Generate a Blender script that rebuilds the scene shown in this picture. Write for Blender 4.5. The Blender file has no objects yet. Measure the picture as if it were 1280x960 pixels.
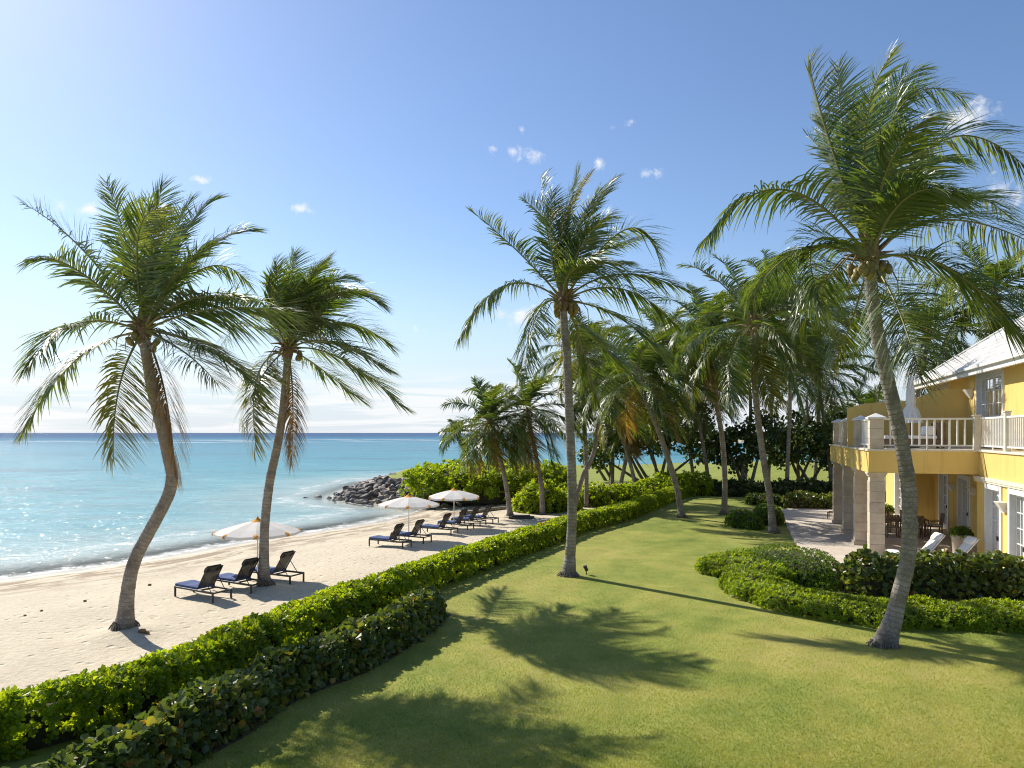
import bpy, bmesh, math, random
import numpy as np
from mathutils import Vector, Matrix

R = math.radians
rng = np.random.default_rng(7)
random.seed(7)
SC = bpy.context.scene
COL = SC.collection

# ------------------------------------------------------------------ camera, sky, sun, exposure
CAM_Z, FPX, HOR = 4.5, 888.0, 541.0
cam = bpy.data.cameras.new('camera')
cam.sensor_width = 36.0
cam.lens = FPX / 1280 * 36.0
cam.shift_y = (HOR - 480) / 1280
cam.clip_start, cam.clip_end = 0.1, 60000
cam_ob = bpy.data.objects.new('camera', cam)
cam_ob.location = (0, 0, CAM_Z)
cam_ob.rotation_euler = (R(90), 0, 0)
COL.objects.link(cam_ob)
SC.camera = cam_ob

SUN_AZ, SUN_EL = 45.5, 38.0            # degrees left of the view direction, above the horizon
sun_dir = Vector((-math.sin(R(SUN_AZ)) * math.cos(R(SUN_EL)), math.cos(R(SUN_AZ)) * math.cos(R(SUN_EL)), math.sin(R(SUN_EL))))
sl = bpy.data.lights.new('sun', 'SUN')
sl.energy, sl.angle, sl.color = 4.9, R(0.53), (1.0, 0.93, 0.82)
sun_ob = bpy.data.objects.new('sun', sl)
sun_ob.rotation_euler = sun_dir.to_track_quat('Z', 'Y').to_euler()
sun_ob.location = (-40, 40, 60)
COL.objects.link(sun_ob)

world = bpy.data.worlds.new('World')
SC.world = world
world.use_nodes = True
SKY_STRENGTH = 0.115

SC.view_settings.view_transform = 'Standard'
SC.view_settings.look = 'None'
SC.view_settings.gamma = 1.0
SC.view_settings.use_curve_mapping = False
SC.view_settings.exposure = 0.5
SC.cycles.use_denoising = True
SC.cycles.filter_width = 1.1
SC.cycles.max_bounces = 7
SC.cycles.transparent_max_bounces = 12
SC.cycles.caustics_reflective = False
SC.cycles.caustics_refractive = False
SC.cycles.sample_clamp_indirect = 6.0
SC.cycles.sample_clamp_direct = 14.0


class NG:
    """small helper to write node trees"""
    def __init__(s, tree):
        s.t = tree
    def n(s, kind, props=None, **inp):
        nd = s.t.nodes.new('ShaderNode' + kind)
        for k, v in (props or {}).items():
            setattr(nd, k, v)
        for k, v in inp.items():
            s.put(nd, k, v)
        return nd
    def put(s, nd, k, v):
        key = int(k[1:]) if (k[0] == 'i' and k[1:].isdigit()) else k.replace('_', ' ')
        sock = nd.inputs[key]
        if isinstance(v, bpy.types.NodeSocket):
            s.t.links.new(v, sock)
        elif isinstance(v, bpy.types.Node):
            s.t.links.new(v.outputs[0], sock)
        else:
            if sock.type == 'RGBA' and len(v) == 3:
                v = (*v, 1)
            sock.default_value = v
    def math(s, op, a, b=0.0, c=0.0, clamp=False):
        return s.n('Math', {'operation': op, 'use_clamp': clamp}, i0=a, i1=b, i2=c).outputs[0]
    def vm(s, op, a, b=(0, 0, 0)):
        nd = s.n('VectorMath', {'operation': op}, i0=a, i1=b)
        return nd.outputs['Value'] if op in ('DOT_PRODUCT', 'LENGTH') else nd.outputs[0]
    def noise(s, vec, scale, detail=4, rough=0.55, dist=0.0):
        return s.n('TexNoise', None, Vector=vec, Scale=scale, Detail=detail, Roughness=rough, Distortion=dist).outputs[0]
    def ramp(s, fac, stops, interp='LINEAR'):
        nd = s.n('ValToRGB', None, Fac=fac)
        cr = nd.color_ramp
        cr.interpolation = interp
        while len(cr.elements) < len(stops):
            cr.elements.new(0.5)
        for e, (p, c) in zip(cr.elements, stops):
            e.position = p
            e.color = (*c, 1) if not isinstance(c, (int, float)) else (c, c, c, 1)
        return nd.outputs[0]
    def smooth(s, v, lo, hi):
        nd = s.n('MapRange', {'interpolation_type': 'SMOOTHSTEP'}, Value=v, From_Min=lo, From_Max=hi)
        return nd.outputs[0]
    def mix(s, fac, a, b, mode='MIX'):
        nd = s.t.nodes.new('ShaderNodeMix')
        nd.data_type = 'RGBA'
        nd.blend_type = mode
        for i, v in ((0, fac), (6, a), (7, b)):
            sock = nd.inputs[i]
            if isinstance(v, bpy.types.NodeSocket):
                s.t.links.new(v, sock)
            else:
                sock.default_value = v if i == 0 else (*v, 1)
        return nd.outputs[2]
    def bump(s, h, strength=0.3, dist=0.02, normal=None):
        nd = s.n('Bump', None, Height=h, Strength=strength, Distance=dist)
        if normal is not None:
            s.t.links.new(normal, nd.inputs['Normal'])
        return nd.outputs[0]


def build_world():
    t = world.node_tree
    t.nodes.clear()
    g = NG(t)
    sky = g.n('TexSky', {'sky_type': 'NISHITA', 'sun_disc': False, 'sun_elevation': R(SUN_EL), 'sun_rotation': R(-SUN_AZ),
                         'altitude': 0.0, 'air_density': 1.0, 'dust_density': 0.32, 'ozone_density': 2.2})
    tc = g.n('TexCoord')
    d = g.vm('NORMALIZE', tc.outputs['Generated'])
    # small fair-weather clouds, each at a bearing of its own: (x, y of the bearing, half width, half height, density)
    clouds = [(249, 225, 20, 6, .8), (108, 262, 18, 9, .7), (75, 257, 10, 7, .5), (377, 262, 13, 7, .9), (617, 186, 10, 8, .7), (638, 188, 12, 8, .7),
              (662, 197, 16, 9, .8), (654, 162, 7, 10, .45), (790, 152, 11, 8, .8), (768, 158, 8, 5, .4), (748, 204, 10, 8, .7), (810, 216, 15, 7, .9),
              (1205, 148, 32, 18, 1.0), (1255, 240, 34, 22, .8), (652, 397, 30, 14, .9), (512, 410, 13, 5, .45), (190, 830 - 500, 6, 3, .3), (1235, 190, 18, 10, .6)]
    acc = None
    for px, py, wx, wy, den in clouds:
        c = Vector((px - 640, FPX, HOR - py)).normalized()
        right = Vector((c.y, -c.x, 0)).normalized()
        up = right.cross(c).normalized()
        r0 = Vector((px - 640, FPX, HOR - py)).length
        k = 0.60
        a = g.vm('DOT_PRODUCT', d, tuple(right * (r0 / wx * k)))
        b = g.vm('DOT_PRODUCT', d, tuple(up * (r0 / wy * k)))
        f = g.vm('DOT_PRODUCT', d, tuple(c))
        q = g.math('ADD', g.math('MULTIPLY', a, a), g.math('MULTIPLY', b, b))
        m = g.math('MULTIPLY', g.math('SUBTRACT', 1.0, g.math('SQRT', q), clamp=True), den)
        m = g.math('MULTIPLY', m, g.math('GREATER_THAN', f, 0.2))
        acc = m if acc is None else g.math('MAXIMUM', acc, m)
    nz = g.noise(d, 46, 7, 0.62, 0.3)
    nz2 = g.noise(d, 16, 4, 0.6)
    puff = g.math('ADD', acc, g.math('MULTIPLY', g.math('SUBTRACT', g.math('ADD', g.math('MULTIPLY', nz, .75), g.math('MULTIPLY', nz2, .25)), 0.57), 2.9))
    puff = g.math('MULTIPLY', g.smooth(puff, 0.1, 0.9), g.smooth(acc, 0.0, 0.25))
    # streaky bank of cloud low over the sea
    sep = g.n('SeparateXYZ', None, Vector=d)
    streak_vec = g.n('CombineXYZ', None, X=g.math('MULTIPLY', sep.outputs[0], 5.0), Y=g.math('MULTIPLY', sep.outputs[1], 5.0), Z=g.math('MULTIPLY', sep.outputs[2], 75.0)).outputs[0]
    sn = g.noise(streak_vec, 1.0, 7, 0.6, 0.5)
    low = g.math('MULTIPLY', g.smooth(sep.outputs[2], 0.10, 0.045), g.smooth(sep.outputs[2], -0.01, 0.01))
    streak = g.math('MULTIPLY', g.smooth(sn, 0.40, 0.56), low)
    streak = g.math('MULTIPLY', streak, 0.85)
    hz = g.math('MULTIPLY', g.smooth(sep.outputs[2], 0.25, 0.0), 0.88)
    sunv = g.vm('DOT_PRODUCT', d, tuple(sun_dir))
    cloud_col = g.mix(g.smooth(sunv, 0.2, 0.95), (5.7, 5.85, 6.1), (6.3, 6.3, 6.3))
    deep = g.n("HueSaturation", None, Hue=0.505, Saturation=1.08, Value=0.93, Color=sky.outputs[0]).outputs[0]
    col = g.mix(hz, deep, (4.1, 4.75, 5.55))
    col = g.mix(streak, col, cloud_col)
    col = g.mix(puff, col, cloud_col)
    bg = g.n('Background', None, Color=col, Strength=SKY_STRENGTH)
    out = g.n('OutputWorld')
    t.links.new(bg.outputs[0], out.inputs[0])

build_world()

# ------------------------------------------------------------------ helpers: pixels of the photograph to metres
def P(px, py, z=0.0):
    y = FPX * (CAM_Z - z) / (py - HOR)
    return np.array(((px - 640) / FPX * y, y, z))

def PD(px, py, y):
    return np.array(((px - 640) / FPX * y, y, CAM_Z - (py - HOR) / FPX * y))

def nrm(a):
    a = np.asarray(a, float)
    l = np.linalg.norm(a, axis=-1, keepdims=True)
    return a / np.maximum(l, 1e-9)

def tag(o, label=None, cat=None, group=None, kind=None):
    if label: o['label'] = label
    if cat: o['category'] = cat
    if group: o['group'] = group
    if kind: o['kind'] = kind
    return o

def empty(name, loc, label=None, cat=None, group=None, rotz=0.0):
    o = bpy.data.objects.new(name, None)
    o.location = tuple(float(c) for c in loc)
    o.rotation_euler = (0, 0, rotz)
    o.empty_display_size = 0.3
    COL.objects.link(o)
    return tag(o, label, cat, group)

class MB:
    """collects arrays of vertices and faces and links them as ONE mesh object"""
    def __init__(s):
        s.v, s.f, s.n, s.att = [], [], 0, []
    def add(s, v, faces, mat=0, att=0.0, smooth=False):
        v = np.asarray(v, float).reshape(-1, 3)
        if isinstance(faces, np.ndarray):
            s.f.append((faces + s.n, mat, smooth))
        else:
            by = {}
            for f in faces:
                by.setdefault(len(f), []).append(f)
            for k, l in by.items():
                s.f.append((np.array(l, int) + s.n, mat, smooth))
        s.v.append(v)
        s.att.append(np.broadcast_to(np.asarray(att, float), (len(v),)))
        s.n += len(v)
    def box(s, lo, hi, mat=0, att=0.0):
        x0, y0, z0 = lo
        x1, y1, z1 = hi
        v = [(x0, y0, z0), (x1, y0, z0), (x1, y1, z0), (x0, y1, z0), (x0, y0, z1), (x1, y0, z1), (x1, y1, z1), (x0, y1, z1)]
        s.add(v, [(0, 3, 2, 1), (4, 5, 6, 7), (0, 1, 5, 4), (1, 2, 6, 5), (2, 3, 7, 6), (3, 0, 4, 7)], mat, att)
    def bar(s, a, b, w, h=None, mat=0, up=(0, 0, 1)):
        """a rectangular bar from a to b"""
        a, b = np.array(a, float), np.array(b, float)
        h = h or w
        t = nrm(b - a)
        sd = np.cross(t, up)
        if np.linalg.norm(sd) < 1e-3:
            sd = np.cross(t, (1, 0, 0))
        sd = nrm(sd)
        u = np.cross(sd, t)
        q = [(-1, -1), (1, -1), (1, 1), (-1, 1)]
        v = [p + sd * i * w / 2 + u * j * h / 2 for p in (a, b) for i, j in q]
        s.add(v, [(0, 1, 2, 3), (7, 6, 5, 4), (0, 4, 5, 1), (1, 5, 6, 2), (2, 6, 7, 3), (3, 7, 4, 0)], mat)
    def tube(s, pts, rad, sides=8, mat=0, att=None, cap=True, smooth=True):
        pts = np.asarray(pts, float)
        n = len(pts)
        rad = np.broadcast_to(np.asarray(rad, float), (n,))
        t = nrm(np.gradient(pts, axis=0))
        ref = np.array((1.0, 0.13, 0.07)) if abs(t[:, 0]).mean() < 0.8 else np.array((0.1, 1.0, 0.0))
        a = nrm(np.cross(t, ref))
        b = np.cross(t, a)
        th = np.linspace(0, 2 * np.pi, sides, endpoint=False)
        v = pts[:, None] + rad[:, None, None] * (a[:, None] * np.cos(th)[None, :, None] + b[:, None] * np.sin(th)[None, :, None])
        i = np.arange(n - 1)[:, None] * sides
        j = np.arange(sides)[None]
        k = (j + 1) % sides
        f = np.stack((i + j, i + k, i + sides + k, i + sides + j), -1).reshape(-1, 4)
        aa = 0.0 if att is None else np.repeat(np.broadcast_to(np.asarray(att, float), (n,)), sides)
        s.add(v.reshape(-1, 3), f, mat, aa, smooth)
        if cap:
            s.add(v[-1], [tuple(range(sides))], mat, 0 if att is None else aa[-sides:], smooth)
            s.add(v[0], [tuple(range(sides))[::-1]], mat, 0 if att is None else aa[:sides], smooth)
    def lathe(s, prof, sides=16, mat=0, centre=(0, 0, 0), smooth=True, wob=None):
        prof = np.asarray(prof, float)
        th = np.linspace(0, 2 * np.pi, sides, endpoint=False)
        w = np.ones(sides) if wob is None else wob(th)
        v = np.stack((prof[:, 0, None] * np.cos(th) * w, prof[:, 0, None] * np.sin(th) * w, np.broadcast_to(prof[:, 1, None], (len(prof), sides))), -1)
        n = len(prof)
        i = np.arange(n - 1)[:, None] * sides
        j = np.arange(sides)[None]
        k = (j + 1) % sides
        f = np.stack((i + j, i + k, i + sides + k, i + sides + j), -1).reshape(-1, 4)
        s.add(v.reshape(-1, 3) + np.array(centre), f, mat, 0.0, smooth)
        if prof[-1, 0] > 1e-3:
            s.add(v[-1] + np.array(centre), [tuple(range(sides))], mat)
    def build(s, name, mats, parent=None, loc=None, bevel=0.0, recalc=False):
        me = bpy.data.meshes.new(name)
        V = np.concatenate(s.v)
        me.vertices.add(len(V))
        me.vertices.foreach_set('co', V.astype(np.float32).ravel())
        loops, tot, mi, sm = [], [], [], []
        for f, m, smo in s.f:
            loops.append(f.ravel())
            tot.append(np.full(len(f), f.shape[1]))
            mi.append(np.full(len(f), m))
            sm.append(np.full(len(f), smo))
        loops, tot, mi, sm = map(np.concatenate, (loops, tot, mi, sm))
        me.loops.add(len(loops))
        me.loops.foreach_set('vertex_index', loops.astype(np.int32))
        me.polygons.add(len(tot))
        me.polygons.foreach_set('loop_start', (np.cumsum(tot) - tot).astype(np.int32))
        me.polygons.foreach_set('material_index', mi.astype(np.int32))
        me.polygons.foreach_set('use_smooth', sm.astype(bool))
        a = me.attributes.new('val', 'FLOAT', 'POINT')
        a.data.foreach_set('value', np.concatenate(s.att).astype(np.float32))
        me.update(calc_edges=True)
        me.validate()
        if recalc:
            bm = bmesh.new(); bm.from_mesh(me)
            bmesh.ops.remove_doubles(bm, verts=bm.verts, dist=1e-4)
            bmesh.ops.recalc_face_normals(bm, faces=bm.faces)
            bm.to_mesh(me); bm.free()
        for m in (mats if isinstance(mats, (list, tuple)) else [mats]):
            me.materials.append(m)
        o = bpy.data.objects.new(name, me)
        COL.objects.link(o)
        if parent is not None:
            o.parent = parent
        if loc is not None:
            o.location = tuple(float(c) for c in loc)
        if bevel > 0:
            md = o.modifiers.new('bevel', 'BEVEL')
            md.width, md.segments, md.limit_method = bevel, 2, 'ANGLE'
        return o

def copy_tree(o, parent=None):
    c = o.copy()
    COL.objects.link(c)
    if parent is not None:
        c.parent = parent
    for ch in list(o.children):
        copy_tree(ch, c)
    return c

# ------------------------------------------------------------------ materials
MATS = {}
def mat(name, fn):
    m = bpy.data.materials.new(name)
    m.use_nodes = True
    m.node_tree.nodes.clear()
    g = NG(m.node_tree)
    sh = fn(g)
    out = g.n('OutputMaterial')
    m.node_tree.links.new(sh if isinstance(sh, bpy.types.NodeSocket) else sh.outputs[0], out.inputs[0])
    MATS[name] = m
    return m

def pbsdf(g, **k):
    return g.n('BsdfPrincipled', None, **k)

def obj_co(g):
    return g.n('TexCoord').outputs['Object']

def pos(g):
    return g.n('NewGeometry').outputs['Position']

def leaf_mat(name, stops, trans, tfac=0.35, rough=0.4, spec=0.5):
    def fn(g):
        geo = g.n('NewGeometry')
        rnd = geo.outputs['Random Per Island']
        col = g.ramp(rnd, stops)
        nz = g.noise(geo.outputs['Position'], 1.1, 2)
        col = g.mix(1.0, col, g.ramp(nz, [(0.3, 0.78), (0.7, 1.2)]), 'MULTIPLY')
        p = pbsdf(g, Base_Color=col, Roughness=rough)
        p.inputs['Specular IOR Level'].default_value = spec
        tcol = g.mix(1.0, col, trans, 'MULTIPLY')
        t = g.n('BsdfTranslucent', None, Color=tcol)
        return g.n('MixShader', None, Fac=tfac, i1=p, i2=t)
    return mat(name, fn)

def frond_fn(g):
    geo = g.n('NewGeometry')
    rnd = geo.outputs['Random Per Island']
    age = g.n('Attribute', {'attribute_name': 'val'}).outputs['Fac']
    green = g.ramp(rnd, [(0, (.045, .088, .020)), (.6, (.075, .122, .027)), (1, (.15, .18, .05))])
    col = g.mix(g.smooth(age, .15, .55), green, (.20, .19, .035))
    col = g.mix(g.smooth(age, .6, .95), col, (.20, .13, .065))
    p = pbsdf(g, Base_Color=col, Roughness=0.40)
    p.inputs['Specular IOR Level'].default_value = 0.75
    t = g.n('BsdfTranslucent', None, Color=g.mix(1.0, col, (2.5, 2.25, .6), 'MULTIPLY'))
    return g.n('MixShader', None, Fac=0.33, i1=p, i2=t)
M_FROND = mat('palm_leaflet', frond_fn)

def rachis_fn(g):
    age = g.n('Attribute', {'attribute_name': 'val'}).outputs['Fac']
    col = g.mix(g.smooth(age, .5, .95), (.20, .19, .05), (.22, .14, .07))
    return pbsdf(g, Base_Color=col, Roughness=0.5)
M_RACHIS = mat('palm_rachis', rachis_fn)

def trunk_fn(g):
    v = g.n('Attribute', {'attribute_name': 'val'}).outputs['Fac']      # metres up the stem
    co = pos(g)
    n1 = g.noise(co, 3.5, 6, .65)
    n2 = g.noise(co, 22, 4, .6)
    vv = g.math('ADD', v, g.math('MULTIPLY', g.math('SUBTRACT', n1, .5), .10))
    ring = g.math('FRACT', g.math('MULTIPLY', vv, 9.0))
    ringd = g.smooth(ring, 0.0, 0.3)
    base = g.ramp(n1, [(.3, (.125, .105, .085)), (.5, (.235, .205, .17)), (.68, (.34, .305, .265))])
    col = g.mix(g.math('MULTIPLY', g.math('SUBTRACT', 1.0, ringd), g.math('MULTIPLY', g.smooth(n1, .3, .6), .72)), base, (.10, .085, .07))
    col = g.mix(g.math('MULTIPLY', g.smooth(n2, .52, .7), .5), col, (.45, .41, .35))
    col = g.mix(g.math('MULTIPLY', g.smooth(g.noise(co, 1.3, 3), .56, .7), .55), col, (.10, .085, .07))
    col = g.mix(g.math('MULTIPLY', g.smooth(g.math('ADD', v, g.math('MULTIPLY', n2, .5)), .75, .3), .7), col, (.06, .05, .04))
    h = g.math('ADD', g.math('MULTIPLY', ringd, .6), g.math('MULTIPLY', n2, 1.0))
    return pbsdf(g, Base_Color=col, Roughness=.9, Normal=g.bump(h, .6, .03))
M_TRUNK = mat('palm_bark', trunk_fn)

def simple(name, col, rough=.6, spec=.5, metal=0.0, var=.12, scale=6.0, bump=0.0, bscale=60):
    def fn(g):
        co = obj_co(g)
        n = g.noise(co, scale, 4)
        lo = tuple(c * (1 - var) for c in col)
        hi = tuple(min(1, c * (1 + var)) for c in col)
        c = g.mix(g.smooth(n, .3, .7), lo, hi)
        p = pbsdf(g, Base_Color=c, Roughness=rough, Metallic=metal)
        p.inputs['Specular IOR Level'].default_value = spec
        if bump:
            p_n = g.bump(g.noise(co, bscale, 4), bump, .01)
            g.put(p, 'Normal', p_n)
        return p
    return mat(name, fn)

M_SHEATH = simple('palm_fibre', (.19, .125, .065), .9, .2, var=.35, scale=18, bump=.6)
M_NUT = simple('coconut_husk', (.20, .15, .035), .5, .4, var=.4, scale=5)
M_TWIG = simple('twig', (.055, .052, .028), .9, .2, var=.3, scale=9)
M_BARK = simple('grey_bark', (.17, .145, .115), .9, .2, var=.35, scale=4, bump=.5, bscale=25)
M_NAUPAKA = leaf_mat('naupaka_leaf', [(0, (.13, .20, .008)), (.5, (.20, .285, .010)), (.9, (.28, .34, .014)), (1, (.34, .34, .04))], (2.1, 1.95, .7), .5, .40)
M_SEAGRAPE = leaf_mat('sea_grape_leaf', [(0, (.055, .085, .02)), (.7, (.10, .14, .028)), (.93, (.17, .19, .035)), (.985, (.26, .21, .03)), (1, (.32, .11, .03))], (2.1, 2.0, .8), .34, .36)
M_COVER = leaf_mat('groundcover_leaf', [(0, (.12, .19, .010)), (.6, (.19, .275, .012)), (1, (.27, .33, .02))], (2.2, 2.0, .7), .45, .42)
M_CLIPPED = leaf_mat('clipped_leaf', [(0, (.06, .12, .012)), (.6, (.10, .175, .014)), (1, (.15, .22, .02))], (2.2, 2.0, .8), .4, .4)
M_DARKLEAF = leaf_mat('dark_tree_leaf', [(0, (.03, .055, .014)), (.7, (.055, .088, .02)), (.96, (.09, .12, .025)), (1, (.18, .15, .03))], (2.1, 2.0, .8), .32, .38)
M_FARLEAF = leaf_mat('far_tree_leaf', [(0, (.03, .055, .02)), (1, (.07, .10, .035))], (1.8, 1.8, .8), .25, .6)
M_FLOWER = simple('ixora_flower', (.65, .09, .02), .6)

def lawn_fn(g):
    co = pos(g)
    n1 = g.noise(co, .22, 5, .6, .6)
    n2 = g.noise(co, 1.5, 5, .65)
    n3 = g.noise(co, 38, 3, .7)
    col = g.ramp(g.math('ADD', g.math('MULTIPLY', n1, .65), g.math('MULTIPLY', n2, .35)),
                 [(.32, (.125, .175, .026)), (.45, (.225, .26, .048)), (.54, (.295, .298, .066)), (.68, (.37, .325, .105))])
    col = g.mix(1.0, col, g.ramp(n3, [(.25, .78), (.75, 1.18)]), 'MULTIPLY')
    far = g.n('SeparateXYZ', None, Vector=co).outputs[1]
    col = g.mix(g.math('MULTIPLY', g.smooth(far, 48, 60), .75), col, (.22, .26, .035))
    st = g.math('SINE', g.math('ADD', g.math('MULTIPLY', g.vm('DOT_PRODUCT', co, (.86, -.5, 0)), 4.2), g.math('MULTIPLY', n1, 9.0)))
    col = g.mix(1.0, col, g.ramp(g.math('ADD', g.math('MULTIPLY', st, .5), .5), [(0, .94), (1, 1.05)]), 'MULTIPLY')
    bn = g.math('ADD', n3, g.math('MULTIPLY', g.noise(co, 9, 3), .7))
    return pbsdf(g, Base_Color=col, Roughness=.85, Specular_IOR_Level=.25, Normal=g.bump(bn, .35, .02))
M_LAWN = mat('lawn', lawn_fn)

def blade_fn(g):
    geo = g.n('NewGeometry')
    co = geo.outputs['Position']
    n1 = g.noise(co, .22, 5, .6, .6)
    n2 = g.noise(co, 1.5, 5, .65)
    col = g.ramp(g.math('ADD', g.math('MULTIPLY', n1, .65), g.math('MULTIPLY', n2, .35)),
                 [(.32, (.15, .21, .031)), (.45, (.25, .285, .055)), (.54, (.335, .335, .076)), (.68, (.44, .39, .125))])
    col = g.mix(1.0, col, g.ramp(geo.outputs['Random Per Island'], [(0, .82), (1, 1.22)]), 'MULTIPLY')
    p = pbsdf(g, Base_Color=col, Roughness=.55)
    t = g.n('BsdfTranslucent', None, Color=g.mix(1.0, col, (1.8, 1.7, .9), 'MULTIPLY'))
    return g.n('MixShader', None, Fac=.35, i1=p, i2=t)
M_BLADE = mat('grass_blade', blade_fn)

def sand_fn(g):
    co = pos(g)
    d = g.n('Attribute', {'attribute_name': 'val'}).outputs['Fac']      # metres inland of the waterline
    n1 = g.noise(co, .5, 5, .6)
    n2 = g.noise(co, 5.5, 5, .65)
    n3 = g.noise(co, 60, 3, .7)
    dd = g.math('ADD', d, g.math('MULTIPLY', g.math('SUBTRACT', n1, .5), 2.2))
    dry = g.ramp(n2, [(.3, (.52, .445, .32)), (.5, (.585, .505, .37)), (.7, (.63, .55, .41))])
    dry = g.mix(1.0, dry, g.ramp(n1, [(.3, .92), (.7, 1.05)]), 'MULTIPLY')
    # weed and debris left along the tide line
    along = g.vm('DOT_PRODUCT', co, (.656, .755, 0))
    wv = g.n('CombineXYZ', None, X=g.math('MULTIPLY', along, .45), Y=g.math('MULTIPLY', d, 1.1), Z=0.0).outputs[0]
    wn = g.noise(wv, 1.0, 6, .7, .5)
    band = g.math('MULTIPLY', g.smooth(dd, .9, 1.8), g.smooth(dd, 8.5, 2.5))
    wr = g.math('MULTIPLY', g.smooth(wn, .44, .56), band)
    dry = g.mix(g.math('MULTIPLY', wr, .8), dry, (.23, .165, .10))
    sn = g.noise(g.n('CombineXYZ', None, X=g.math('MULTIPLY', along, 1.3), Y=g.math('MULTIPLY', d, 1.6), Z=0.0).outputs[0], 1.6, 4, .75)
    speck = g.math('MULTIPLY', g.smooth(sn, .66, .71), g.smooth(d, 1.0, 4.0))
    dry = g.mix(g.math('MULTIPLY', speck, .75), dry, (.16, .11, .07))
    wet = g.smooth(dd, 1.5, .3)
    bed = g.mix(g.smooth(d, .2, -1.2), (.42, .355, .265), (.66, .60, .50))
    col = g.mix(wet, dry, bed)
    rough = g.math('SUBTRACT', .9, g.math('MULTIPLY', wet, .62))
    vor = g.n('TexVoronoi', {'feature': 'SMOOTH_F1'}, Vector=co, Scale=2.3).outputs[0]
    h = g.math('ADD', g.math('MULTIPLY', n2, .8), g.math('ADD', g.math('MULTIPLY', n3, .12), g.math('MULTIPLY', g.smooth(vor, .06, .26), .7)))
    h = g.math('MULTIPLY', h, g.math('SUBTRACT', 1.0, wet))
    return pbsdf(g, Base_Color=col, Roughness=rough, Specular_IOR_Level=.3, Normal=g.bump(h, .7, .09))
M_SAND = mat('sand', sand_fn)

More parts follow.
